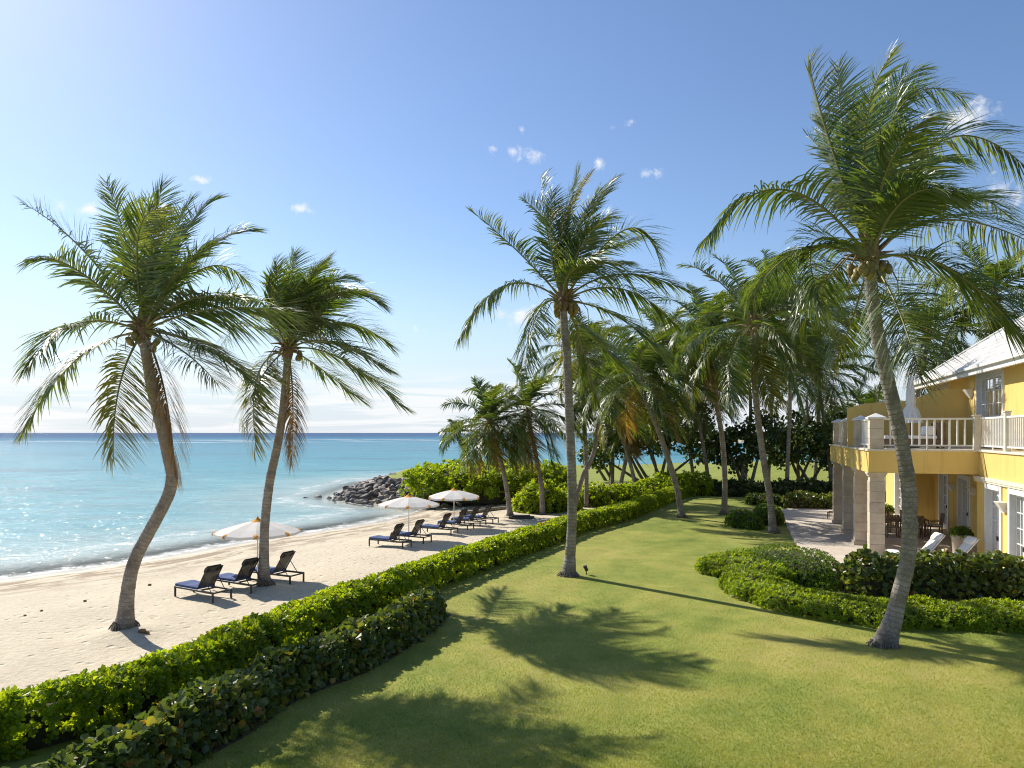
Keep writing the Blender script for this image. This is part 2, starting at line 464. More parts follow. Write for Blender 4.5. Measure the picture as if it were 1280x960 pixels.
def sea_fn(g):
    co = pos(g)
    d = g.n('Attribute', {'attribute_name': 'val'}).outputs['Fac']      # metres out from the waterline
    n1 = g.noise(co, .06, 4, .6, .4)
    sv = g.n('Mapping', None, Vector=co, Rotation=(0, 0, R(8)), Scale=(.35, 1, 1)).outputs[0]
    n0 = g.noise(sv, .035, 4, .6)
    dd = g.math('MULTIPLY', d, g.math('ADD', .55, g.math('MULTIPLY', n1, .9)))
    l = g.math('DIVIDE', g.math('LOGARITHM', g.math('ADD', g.math('MAXIMUM', dd, 0.0), 1.0), 10.0), 3.6)
    col = g.ramp(l, [(0.0, (.52, .52, .45)), (.20, (.36, .46, .43)), (.34, (.13, .34, .37)), (.50, (.045, .265, .325)), (.68, (.028, .215, .30)), (.80, (.018, .15, .255)), (.85, (.012, .08, .20)), (1, (.010, .06, .18))])
    stre = g.noise(sv, .3, 5, .7, .4)
    col = g.mix(1.0, col, g.ramp(stre, [(.3, .78), (.7, 1.16)]), 'MULTIPLY')  # light and dark of the ripples put into the water colour as streaks
    # darker weed beds on the bottom
    bed = g.math('MULTIPLY', g.smooth(n0, .53, .66), g.smooth(d, 5, 14))
    col = g.mix(g.math('MULTIPLY', bed, .55), col, (.03, .11, .17))
    w1 = g.noise(sv, .55, 5, .6, .3)
    w2 = g.noise(sv, 2.6, 4, .6, .2)
    w3 = g.noise(co, 9.0, 3, .6)
    h = g.math('ADD', g.math('MULTIPLY', w1, 1.0), g.math('ADD', g.math('MULTIPLY', w2, .42), g.math('MULTIPLY', w3, .13)))
    nrmb = g.bump(h, .9, .45)
    dif = g.n('BsdfDiffuse', None, Color=col, Normal=nrmb)
    glo = g.n('BsdfGlossy', None, Color=(1, 1, 1), Roughness=.12, Normal=nrmb)
    fr = g.n('Fresnel', None, IOR=1.33, Normal=nrmb).outputs[0]
    lim = g.math('SUBTRACT', .42, g.math('MULTIPLY', g.smooth(d, 60, 900), .22))
    # wavelet facets, each with a tilt of its own
    fv = g.n('Mapping', None, Vector=co, Scale=(8.0, 11.0, 1)).outputs[0]
    v1 = g.n('TexVoronoi', None, Vector=fv, Scale=1.0).outputs['Color']
    v2 = g.n('TexVoronoi', None, Vector=fv, Scale=.43).outputs['Color']
    tilt = g.vm('SUBTRACT', g.vm('ADD', g.vm('MULTIPLY', v1, (.62, .62, 0)), g.vm('MULTIPLY', v2, (.40, .40, 0))), (.51, .51, -1))
    fn_ = g.vm('NORMALIZE', tilt)
    gl2 = g.n('BsdfGlossy', None, Color=(1, 1, 1), Roughness=.06, Normal=fn_)
    glo = g.n('MixShader', None, Fac=.5, i1=glo, i2=gl2)
    p = g.n('MixShader', None, Fac=g.math('MINIMUM', fr, lim), i1=dif, i2=glo)
    # foam: lacy wash on the shore, a few breaking lines, surf on the reef
    f1 = g.noise(co, 1.3, 6, .68, .8)
    f2 = g.noise(co, 5.0, 5, .7, .6)
    ff = g.math('ADD', g.math('MULTIPLY', f1, .6), g.math('MULTIPLY', f2, .4))
    wash = g.math('MULTIPLY', g.smooth(g.math('SUBTRACT', ff, g.math('MULTIPLY', d, .075)), .37, .53), g.smooth(d, 4.6, .8))
    wave_n = g.noise(co, .16, 3, .5)
    ph = g.math('ADD', d, g.math('MULTIPLY', wave_n, 7.0))
    line = g.math('MULTIPLY', g.smooth(g.math('ABSOLUTE', g.math('SUBTRACT', ph, 8.6)), .75, .1), g.smooth(ff, .46, .60))
    rn = g.noise(g.n('Mapping', None, Vector=co, Scale=(.012, .05, 1)).outputs[0], 1.0, 4, .65)
    reef = g.math('MULTIPLY', g.math('MULTIPLY', g.smooth(d, 330, 420), g.smooth(d, 640, 520)), g.smooth(rn, .57, .64))
    foam = g.math('MAXIMUM', g.math('MAXIMUM', wash, g.math('MULTIPLY', line, .8)), reef)
    fo = pbsdf(g, Base_Color=(.62, .62, .60), Roughness=.8)
    m = g.n('MixShader', None, Fac=foam, i1=p, i2=fo)
    # the last hand's breadth of water is clear
    tr = g.n('BsdfTransparent', None, Color=(.93, .98, .98))
    alpha = g.math('MAXIMUM', g.smooth(d, .2, 4.5), foam)
    alpha = g.math('MAXIMUM', alpha, .18)
    return g.n('MixShader', None, Fac=alpha, i1=tr, i2=m)
M_SEA = mat('sea_water', sea_fn)

def rock_fn(g):
    geo = g.n('NewGeometry')
    co = geo.outputs['Position']
    rnd = g.n('ObjectInfo').outputs['Random']
    c0 = g.ramp(rnd, [(0, (.045, .04, .037)), (.4, (.11, .095, .085)), (.75, (.24, .20, .165)), (1, (.40, .34, .28))])
    n = g.noise(co, 2.2, 6, .7)
    col = g.mix(1.0, c0, g.ramp(n, [(.3, .55), (.7, 1.5)]), 'MULTIPLY')
    return pbsdf(g, Base_Color=col, Roughness=.75, Normal=g.bump(g.noise(co, 6, 5, .7), .7, .06))
M_ROCK = mat('basalt_rock', rock_fn)

def stucco_fn(g):
    co = obj_co(g)
    n1 = g.noise(co, .7, 5, .6)
    n2 = g.noise(co, 45, 4, .6)
    st = g.n('Mapping', None, Vector=co, Scale=(2.5, 2.5, .25)).outputs[0]
    n3 = g.noise(st, 1.5, 5, .6)
    col = g.ramp(n1, [(.3, (.67, .47, .15)), (.7, (.74, .53, .18))])
    col = g.mix(g.math('MULTIPLY', g.smooth(n3, .52, .72), .38), col, (.46, .29, .07))
    return pbsdf(g, Base_Color=col, Roughness=.85, Specular_IOR_Level=.25, Normal=g.bump(n2, .25, .006))
M_STUCCO = mat('yellow_stucco', stucco_fn)

def coral_fn(g):
    co = obj_co(g)
    n1 = g.noise(co, 2.0, 6, .65)
    n2 = g.noise(co, 28, 5, .75)
    col = g.ramp(n1, [(.3, (.44, .365, .28)), (.5, (.54, .46, .365)), (.7, (.62, .545, .45))])
    col = g.mix(g.smooth(n2, .60, .72), col, (.30, .24, .18))
    rnd = g.n('NewGeometry').outputs['Random Per Island']
    col = g.mix(1.0, col, g.ramp(rnd, [(0, .86), (1, 1.1)]), 'MULTIPLY')
    return pbsdf(g, Base_Color=col, Roughness=.9, Specular_IOR_Level=.2, Normal=g.bump(n2, .5, .012))
M_CORAL = mat('coral_stone', coral_fn)

def paving_fn(g):
    co = pos(g)
    rot = g.n('Mapping', None, Vector=co, Rotation=(0, 0, R(18))).outputs[0]
    br = g.n('TexBrick', {'offset': .5}, Vector=rot, Color1=(.55, .48, .40), Color2=(.61, .54, .455), Mortar=(.40, .34, .28), Scale=1.0, Mortar_Size=.008, Brick_Width=.9, Row_Height=.6)
    n = g.noise(co, 3.0, 6, .65)
    col = g.mix(1.0, br.outputs[0], g.ramp(n, [(.3, .86), (.7, 1.08)]), 'MULTIPLY')
    return pbsdf(g, Base_Color=col, Roughness=.8, Normal=g.bump(g.noise(co, 30, 4), .25, .008))
M_PAVING = mat('coral_paving', paving_fn)

def roof_fn(g):
    co = obj_co(g)
    n = g.noise(co, 1.4, 6, .65)
    st = g.n('Mapping', None, Vector=co, Scale=(.35, 3.0, 1)).outputs[0]
    n2 = g.noise(st, 1.5, 5, .7)
    col = g.ramp(n, [(.3, (.46, .455, .45)), (.7, (.58, .58, .575))])
    col = g.mix(g.math('MULTIPLY', g.smooth(n2, .52, .75), .35), col, (.36, .345, .33))
    sp = g.n('SeparateXYZ', None, Vector=co)
    rowv = g.math('FLOOR', g.math('MULTIPLY', g.math('SUBTRACT', sp.outputs[0], 3.85), 13 / 4.7))
    tv = g.math('FRACT', g.math('ADD', g.math('MULTIPLY', sp.outputs[1], 2.8), g.math('MULTIPLY', rowv, .5)))
    joint = g.smooth(g.math('ABSOLUTE', g.math('SUBTRACT', tv, .5)), .46, .49)
    tile = g.n('TexWhiteNoise', {'noise_dimensions': '2D'}, Vector=g.n('CombineXYZ', None, X=rowv, Y=g.math('FLOOR', g.math('ADD', g.math('MULTIPLY', sp.outputs[1], 2.8), g.math('MULTIPLY', rowv, .5))), Z=0.0).outputs[0]).outputs[0]
    col = g.mix(1.0, col, g.ramp(tile, [(0, .84), (1, 1.08)]), 'MULTIPLY')
    col = g.mix(g.math('MULTIPLY', joint, .6), col, (.26, .25, .24))
    return pbsdf(g, Base_Color=col, Roughness=.7)
M_ROOF = mat('white_roof_tile', roof_fn)

M_WHITE = simple('white_paint', (.74, .73, .70), .5, .4, var=.04)
M_CREAM = simple('cream_paint', (.66, .60, .48), .6, .4, var=.06)
M_SHUTTER = simple('cream_shutter', (.70, .60, .40), .6, .4, var=.05)
M_DARKMETAL = simple('charcoal_metal', (.045, .042, .04), .45, .5, metal=.3, var=.15)
M_CUSHION = simple('blue_canvas', (.062, .095, .215), .85, .2, var=.12, bump=.3, bscale=30)
M_BLACKPAD = simple('black_canvas', (.022, .022, .025), .8, .3, var=.2)
M_WHITECLOTH = simple('white_canvas', (.78, .77, .74), .85, .2, var=.04, bump=.2, bscale=14)
M_WOOD = simple('weathered_teak', (.22, .155, .10), .7, .3, var=.25, scale=12)
M_WICKER = simple('brown_wicker', (.15, .105, .07), .7, .3, var=.3, scale=30, bump=.6, bscale=90)
M_POT = simple('sandstone_pot', (.58, .50, .40), .85, .2, var=.12)
M_DRIFT = simple('driftwood', (.30, .255, .20), .9, .2, var=.3, scale=5)
M_LAMPGLASS = simple('frosted_shade', (.72, .69, .62), .5, .4, var=.03)

def sling_fn(g):
    co = obj_co(g)
    n = g.noise(co, 30, 3)
    p = pbsdf(g, Base_Color=g.mix(n, (.045, .04, .034), (.075, .066, .055)), Roughness=.6)
    t = g.n('BsdfTransparent')
    return g.n('MixShader', None, Fac=.84, i1=t, i2=p)
M_SLING = mat('woven_sling', sling_fn)

def canopy_fn(g):
    co = obj_co(g)
    n = g.noise(co, 1.6, 4)
    col = g.mix(n, (.74, .73, .70), (.82, .81, .79))
    p = pbsdf(g, Base_Color=col, Roughness=.85, Specular_IOR_Level=.2)
    t = g.n('BsdfTranslucent', None, Color=col)
    return g.n('MixShader', None, Fac=.33, i1=p, i2=t)
M_CANOPY = mat('white_canopy', canopy_fn)
M_ORANGE = simple('orange_canvas', (.72, .32, .035), .8, .2, var=.05)

def glass_fn(g):
    gl = g.n('BsdfGlossy', None, Color=(.95, .97, 1.0), Roughness=.02)
    tr = g.n('BsdfTransparent', None, Color=(.93, .95, .95))
    fr = g.n('Fresnel', None, IOR=1.5)
    f = g.math('ADD', g.math('MULTIPLY', fr.outputs[0], .8), .06, clamp=True)
    return g.n('MixShader', None, Fac=f, i1=tr, i2=gl)
M_GLASS = mat('window_glass', glass_fn)
M_CURTAIN = simple('sheer_curtain', (.74, .73, .70), .9, .1, var=.05)
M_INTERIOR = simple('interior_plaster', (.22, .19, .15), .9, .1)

# ------------------------------------------------------------------ terrain: coast, lawn, beach, sea
COAST = np.array([(-90, -51), (-40.2, 5.9), (-20.5, 28.5), (-17.2, 32.3), (-15.4, 36.2), (-13.4, 39.8), (-11.1, 43), (-9.1, 46.5), (-7.6, 50.5), (-6.6, 54.6),
                  (-8.5, 56.8), (-11, 58.2), (-14, 62), (-15.6, 66), (-16.3, 75), (-16.5, 88), (-13, 95), (0, 99), (30, 112), (70, 128), (150, 150), (400, 200), (400, -120), (-90, -120)], float)
# centre line of the long hedge between lawn and sand
edge_px = [(-90, 880), (0, 857), (67, 843), (140, 825), (200, 807), (300, 770), (426, 727), (500, 703), (570, 682), (654, 658), (708, 642), (768, 629), (815, 614), (850, 604)]
edge = np.array([P(x, y, .75)[:2] for x, y in edge_px])
tg = nrm(np.gradient(edge, axis=0))
HEDGE = edge + np.stack((tg[:, 1], -tg[:, 0]), 1) * .58
HEDGE = np.concatenate(([HEDGE[0] + (-.9, -5)], HEDGE))
LAWN = np.concatenate((np.array([(-11, -110), (-11, 0)]), HEDGE, np.array([(10.5, 52), (7, 57), (3.5, 61), (-3, 64), (-9, 63.5), (-12, 66), (-13, 75), (-13, 90), (-9, 94), (0, 95.5), (30, 108.5), (70, 124.5), (150, 146), (395, 196), (395, -110)])))

def sdist(poly, X, Y):
    """signed distance, positive inside"""
    pts = np.stack((X.ravel(), Y.ravel()), 1)
    best = np.full(len(pts), 1e18)
    inside = np.zeros(len(pts), bool)
    n = len(poly)
    for i in range(n):
        a, b = poly[i], poly[(i + 1) % n]
        ab = b - a
        t = np.clip(((pts - a) @ ab) / (ab @ ab), 0, 1)
        dd = ((pts - (a + t[:, None] * ab)) ** 2).sum(1)
        best = np.minimum(best, dd)
        c = (a[1] > pts[:, 1]) != (b[1] > pts[:, 1])
        xi = a[0] + (pts[:, 1] - a[1]) / (ab[1] if abs(ab[1]) > 1e-12 else 1e-12) * ab[0]
        inside ^= c & (pts[:, 0] < xi)
    d = np.sqrt(best)
    return np.where(inside, d, -d).reshape(X.shape)

def sstep(x, a, b):
    t = np.clip((x - a) / (b - a), 0, 1)
    return t * t * (3 - 2 * t)

MOUNDS = []      # little heaps of sand round the palm feet (x, y, height, radius)
def ground(X, Y):
    X, Y = np.asarray(X, float), np.asarray(Y, float)
    dc, dl = sdist(COAST, X, Y), sdist(LAWN, X, Y)
    zb = np.where(dc > 0, -1.42 + .72 * sstep(dc, -2.5, 11), np.maximum(-1.42 + dc * .12, -4))
    zb = zb + np.where(dc > 1, .025 * np.sin(X * 1.3 + Y * .4) * np.sin(Y * 1.1 - X * .5), 0)
    for mx, my, mh, mr in MOUNDS:
        zb = zb + mh * np.exp(-((X - mx) ** 2 + (Y - my) ** 2) / mr ** 2)
    zl = .035 * np.sin(X * .33 + 1) * np.sin(Y * .27) * sstep(dl, .5, 3)
    zl = zl + 1.0 * np.exp(-((X - 33) / 13) ** 2 - ((Y - 84) / 11) ** 2) + .5 * np.exp(-((X - 22) / 8) ** 2 - ((Y - 66) / 6) ** 2)
    w = np.where(Y > 57, 3.2, 1.3)
    z = zb + (zl - zb) * sstep(dl, -w, .15)
    return z, dc, dl

def G(x, y):
    z, _, _ = ground(np.array([x]), np.array([y]))
    return float(z[0])

P1B = P(155, 793, -.72); P2B = P(331, 739, -.72)
MOUNDS += [(P1B[0] + .1, P1B[1] - .1, .20, .75), (P2B[0] + .15, P2B[1] - .2, .20, .7)]

def axis(parts):
    out = [parts[0][0]]
    for a, b, st in parts:
        k = max(1, int(round((b - a) / st)))
        out += list(np.linspace(a, b, k + 1)[1:])
    return np.array(out)

def terrain():
    xs = axis([(-90, -45, 3), (-45, -24, 1.0), (-24, 12, .36), (12, 40, 1.0), (40, 120, 5), (120, 395, 25)])
    ys = axis([(-60, 0, 6), (0, 9, 1.0), (9, 50, .36), (50, 100, .8), (100, 196, 6)])
    X, Y = np.meshgrid(xs, ys)
    Z, dc, dl = ground(X, Y)
    nx, ny = len(xs), len(ys)
    idx = np.arange(nx * ny).reshape(ny, nx)
    q = np.stack((idx[:-1, :-1], idx[:-1, 1:], idx[1:, 1:], idx[1:, :-1]), -1).reshape(-1, 4)
    V = np.stack((X, Y, Z), -1).reshape(-1, 3)
    cl = dl.ravel()[q].mean(1)
    cd = dc.ravel()[q].mean(1)
    for name, sel, m, att in (('lawn', cl > -.25, M_LAWN, dl), ('beach', (cl <= -.25) & (cd > -30), M_SAND, dc)):
        f = q[sel]
        u, inv = np.unique(f, return_inverse=True)
        mb = MB()
        mb.add(V[u], inv.reshape(-1, 4), 0, att.ravel()[u], True)
        tag(mb.build(name, m), kind='structure')
terrain()

def sea():
    ang = np.radians(np.concatenate((np.linspace(-100, -60, 12)[:-1], np.linspace(-60, 62, 260), np.linspace(62, 120, 14)[1:])))
    rad = np.concatenate((np.geomspace(14, 140, 230)[:-1], np.geomspace(140, 40000, 90)))
    A, RR = np.meshgrid(ang, rad)
    X, Y = np.sin(A) * RR, np.cos(A) * RR
    dc = -sdist(COAST, X, Y)
    Z = np.full(X.shape, -1.40)
    amp = .05 * sstep(dc, 2, 14) * sstep(RR, 160, 90)
    Z += amp * (np.sin(dc * .9 + 1.7 * np.sin(X * .21) + X * .12) + .5 * np.sin(X * .8 + Y * .55) )
    # the last little breaker
    Z += .16 * np.exp(-((dc - 4.2 - 1.2 * np.sin(X * .5 + Y * .3)) / .8) ** 2) * (0.5 + .5 * np.sin(X * .35 - Y * .2))
    nx, ny = len(ang), len(rad)
    idx = np.arange(nx * ny).reshape(ny, nx)
    q = np.stack((idx[:-1, :-1], idx[:-1, 1:], idx[1:, 1:], idx[1:, :-1]), -1).reshape(-1, 4)
    keep = (dc.ravel()[q].max(1) > -2.0)
    f = q[keep]
    u, inv = np.unique(f, return_inverse=True)
    mb = MB()
    mb.add(np.stack((X, Y, Z), -1).reshape(-1, 3)[u], inv.reshape(-1, 4), 0, dc.ravel()[u], True)
    tag(mb.build('sea', M_SEA), kind='structure')
sea()

# paved terrace beside the house
def patio():
    left = [P(x, y, .05)[:2] for x, y in [(976, 637), (980, 650), (991, 671), (1004, 690), (1023, 712), (1044, 726), (1075, 738)]]
    ring = left + [np.array(p) for p in [(12.0, 19.6), (15.0, 18.9), (20, 18.4), (30, 28), (33, 42), (22, 46)]]
    ring = [(*p, .06) for p in ring]
    n = len(ring)
    mb = MB()
    mb.add(ring, [tuple(range(n))])
    low = [(x, y, -.08) for x, y, z in ring]
    mb.add(ring + low, [(i, (i + 1) % n, (i + 1) % n + n, i + n) for i in range(n)])
    tag(mb.build('terrace', M_PAVING, recalc=True), kind='structure')
patio()

# ------------------------------------------------------------------ palms
def bez(b, m, e, n=26):
    b, m, e = map(np.asarray, (b, m, e))
    c = 2 * m - .5 * (b + e)
    t = np.linspace(0, 1, n)[:, None]
    return (1 - t) ** 2 * b + 2 * t * (1 - t) * c + t ** 2 * e

WIND = np.array((.92, -.30, .05))

def add_frond(mb, line, r, pairs=70, lmax=1.05, width=.05, age=0.0, droop=.55, wind=.35, roll=0.0, twist=0.0, r0=.035, vee=.28):
    """one pinnate frond along a polyline; leaflets in two ranks"""
    line = np.asarray(line, float)
    seg = np.linalg.norm(np.diff(line, axis=0), axis=1)
    s = np.concatenate(([0], np.cumsum(seg)))
    Ltot = s[-1]
    s /= Ltot
    n = len(line)
    mb.tube(line, np.linspace(r0, .006, n) * np.where(s < .08, 1.5, 1), 5, 1, np.full(n, age), cap=False)
    T0 = nrm(np.gradient(line, axis=0))
    h = line[-1] - line[0]
    h = np.array((h[0], h[1], 0.0))
    if np.linalg.norm(h) < .3:
        h = np.array((math.cos(roll * 7), math.sin(roll * 7), 0))
    S0 = nrm(np.cross(nrm(h), (0, 0, 1.0)))
    t = np.linspace(.15, 1.0, pairs)
    t = np.repeat(t, 2) + r.normal(0, .003, 2 * pairs)
    t = np.clip(t, .13, 1)
    side = np.tile((1.0, -1.0), pairs)
    p = np.stack([np.interp(t, s, line[:, k]) for k in range(3)], 1)
    T = nrm(np.stack([np.interp(t, s, T0[:, k]) for k in range(3)], 1))
    S = S0[None] - (T @ S0)[:, None] * T
    S = nrm(S)
    N = np.cross(S, T)
    ra = roll + twist * t
    ca, sa = np.cos(ra)[:, None], np.sin(ra)[:, None]
    S, N = S * ca + N * sa, N * ca - S * sa
    N = np.where(N[:, 2:3] < -.6, -N, N)
    env = np.clip((t - .08) / .22, .3, 1) ** .6 * (1 - .58 * np.clip((t - .45) / .55, 0, 1) ** 1.8)
    L = lmax * env * r.uniform(.84, 1.08, len(t)) * np.where(r.uniform(0, 1, len(t)) < .06, r.uniform(.2, .7, len(t)), 1)
    a = np.radians(np.interp(t, [.1, .4, .8, 1], [80, 64, 46, 18])) + r.normal(0, .11, len(t)) + .13 * np.sin(t * 29 + r.uniform(0, 6)) * np.sin(t * 11 + r.uniform(0, 6))
    d = S * (side * np.sin(a))[:, None] + T * np.cos(a)[:, None] + N * (vee + r.normal(0, .13, len(t)) + .16 * np.sin(t * 19 + r.uniform(0, 6)))[:, None]
    d = nrm(d)
    dr = droop * r.uniform(.65, 1.3, len(t)) * (1 - .8 * np.clip(T[:, 2], 0, 1))
    g = np.zeros_like(d)
    g[:, 2] = -dr
    gust = wind * (1 + .45 * np.sin(t * 17 + r.uniform(0, 6)) + r.normal(0, .18, len(t)))
    g += WIND[None] * gust[:, None]
    ss = np.array((0, .25, .55, .8, 1.0))
    wp = np.array((.55, 1.0, .85, .5, .06)) * width
    rows = []
    for q, w in zip(ss, wp):
        c = p + L[:, None] * (d * q + g * q * q * .8)
        dl = nrm(d + g * 1.6 * q)
        W = T * .8 + N * .35 * (-1 if False else 1)
        W = nrm(W - (W * dl).sum(1, keepdims=True) * dl)
        ww = (w * np.clip(env, .45, 1))[:, None]
        rows += [c - W * ww / 2, c + W * ww / 2]
    V = np.stack(rows, 1)                      # (m, 10, 3)
    m = len(t)
    base = np.arange(m)[:, None, None] * 10
    fq = np.array([(0, 1, 3, 2), (2, 3, 5, 4), (4, 5, 7, 6), (6, 7, 9, 8)])[None]
    mb.add(V.reshape(-1, 3), (base + fq).reshape(-1, 4), 0, np.repeat(np.clip(age + np.clip((t - .8) * .8, 0, .15) + r.normal(0, .04, m), 0, 1), 10))

def resample(pts, step):
    pts = np.asarray(pts, float)
    n = len(pts)
    ext = np.concatenate(([2 * pts[0] - pts[1]], pts, [2 * pts[-1] - pts[-2]]))
    out = []
    for i in range(n - 1):
        p0, p1, p2, p3 = ext[i:i + 4]
        t = np.linspace(0, 1, 20, endpoint=False)[:, None]
        out.append(.5 * ((2 * p1) + (-p0 + p2) * t + (2 * p0 - 5 * p1 + 4 * p2 - p3) * t ** 2 + (-p0 + 3 * p1 - 3 * p2 + p3) * t ** 3))
    out = np.concatenate(out + [pts[-1:]])
    s = np.concatenate(([0], np.cumsum(np.linalg.norm(np.diff(out, axis=0), axis=1))))
    k = max(8, int(s[-1] / step))
    u = np.linspace(0, s[-1], k + 1)
    return np.stack([np.interp(u, s, out[:, c]) for c in range(3)], 1), u

def trunk_part(root, path, rb, rm, rt, r, sides=14, name='trunk', fine=True):
    step = .11 if fine else .3
    pts, u = resample(path, step)
    f = u / u[-1]
    rad = rm + (rt - rm) * np.clip((f - .35) / .65, 0, 1) + (rb - rm) * np.exp(-u / .45)
    if fine:        # stepped leaf scars
        P2, R2, U2 = [], [], []
        for i in range(len(pts) - 1):
            k = 1 + r.normal(0, .015)
            P2 += [pts[i], pts[i] + (pts[i + 1] - pts[i]) * .86]
            R2 += [rad[i] * 1.022 * k, rad[i] * .985 * k]
            U2 += [u[i], u[i] + .86 * (u[1] - u[0])]
        pts, rad, u = np.array(P2), np.array(R2), np.array(U2)
    mb = MB()
    mb.tube(pts, rad, sides, 0, u)
    return mb.build(name, M_TRUNK, root)

def root_mass(root, rb, r):
    """short exposed roots round the foot of the stem"""
    mb = MB()
    for i in range(34):
        a = r.uniform(0, 6.28)
        d = np.array((math.cos(a), math.sin(a), 0))
        s = np.array((-d[1], d[0], 0)) * r.normal(0, .05)
        k = r.uniform(.9, 1.25)
        mb.tube(np.array([d * rb * .80 + (0, 0, r.uniform(.05, .16)), d * rb * .98 * k + s + (0, 0, .03), d * rb * 1.10 * k + s * 2 + (0, 0, -.06)]), np.array((.016, .014, .009)), 5)
    mb.build('roots', M_BARK, root)

def crown_head(root, c, r, scale=1.0, nuts=6, dead=5):
    """fibrous sheaths, old leaf bases and coconuts where the fronds leave the stem"""
    mb = MB()
    mb.lathe([(.13 * scale, -.35), (.19 * scale, -.1), (.20 * scale, .12), (.15 * scale, .4), (.06 * scale, .75)], 10, 0, c)
    for i in range(13):
        a = r.uniform(0, 6.28)
        e = r.uniform(-.2, 1.1)
        d = np.array((math.cos(a) * math.cos(e), math.sin(a) * math.cos(e), math.sin(e)))
        ln = r.uniform(.35, .75) * scale
        p0 = c + np.array((0, 0, r.uniform(-.25, .2))) + d * .08
        pts = np.array([p0, p0 + d * ln * .5 + (0, 0, .02), p0 + d * ln + (0, 0, -.06 * ln)])
        mb.tube(pts, np.array((.05, .035, .012)) * scale, 5, 0)
    for i in range(dead):       # strips of dry sheath and spent flower stalks hanging
        a = r.uniform(0, 6.28)
        d = np.array((math.cos(a), math.sin(a), 0))
        ln = r.uniform(.5, 1.1) * scale
        p0 = c + d * .15 + (0, 0, -.05)
        pts = np.array([p0, p0 + d * ln * .45 + (0, 0, .05), p0 + d * ln * .8 + (0, 0, -.35 * ln), p0 + d * ln * .85 + (0, 0, -.8 * ln)])
        mb.tube(pts, np.array((.03, .02, .014, .006)), 4, 0)
    mb.build('leaf_sheath', M_SHEATH, root)
    if nuts:
        nm = MB()
        nm.lathe([(.001, -.15), (.055, -.12), (.085, -.03), (.08, .05), (.05, .11), (.012, .13)], 10)
        first = None
        for k in range(nuts):
            a = (r.integers(0, 3) * 2.1 + r.uniform(-.35, .35))
            rad = r.uniform(.22, .42) * scale
            loc = c + np.array((math.cos(a) * rad, math.sin(a) * rad, r.uniform(-.45, -.15) * scale))
            if first is None:
                o = first = nm.build('coconut', M_NUT, root)
            else:
                o = first.copy(); COL.objects.link(o); o.parent = root
            o.location = tuple(loc)
            o.rotation_euler = (r.uniform(-.6, .6), r.uniform(-.6, .6), r.uniform(0, 6))

def auto_fronds(r, n, L, wind=.28, low=-45, high=84, wdir=None):
    """polylines of a natural crown: erect young leaves in the middle, hanging old ones below, all pushed by the trade wind"""
    out = []
    w = nrm(WIND * (1, 1, 0)) if wdir is None else wdir
    for i in range(n):
        u = (i + .5) / n
        phi = i * 2.39996 + r.uniform(-.25, .25)
        e0 = np.radians(high + (low - high) * u ** .85 + r.uniform(-7, 7))
        bend = np.radians(r.uniform(38, 62) * (.75 + .45 * math.sin(u * 3.1)))
        Li = L * r.uniform(.85, 1.08) * (.82 + .25 * math.sin(u * 3.0))
        hh = np.array((math.cos(phi), math.sin(phi), 0))
        p = np.zeros(3)
        pts = [p.copy()]
        m = 22
        for k in range(m):
            s = (k + .5) / m
            e = max(e0 - bend * s ** 1.4 * 1.25, R(-82))
            d = hh * math.cos(e) + np.array((0, 0, math.sin(e))) + w * wind * s * (1.2 if e > 0 else .6)
            p = p + nrm(d) * Li / m
            pts.append(p.copy())
        out.append((np.array(pts), u))
    return out

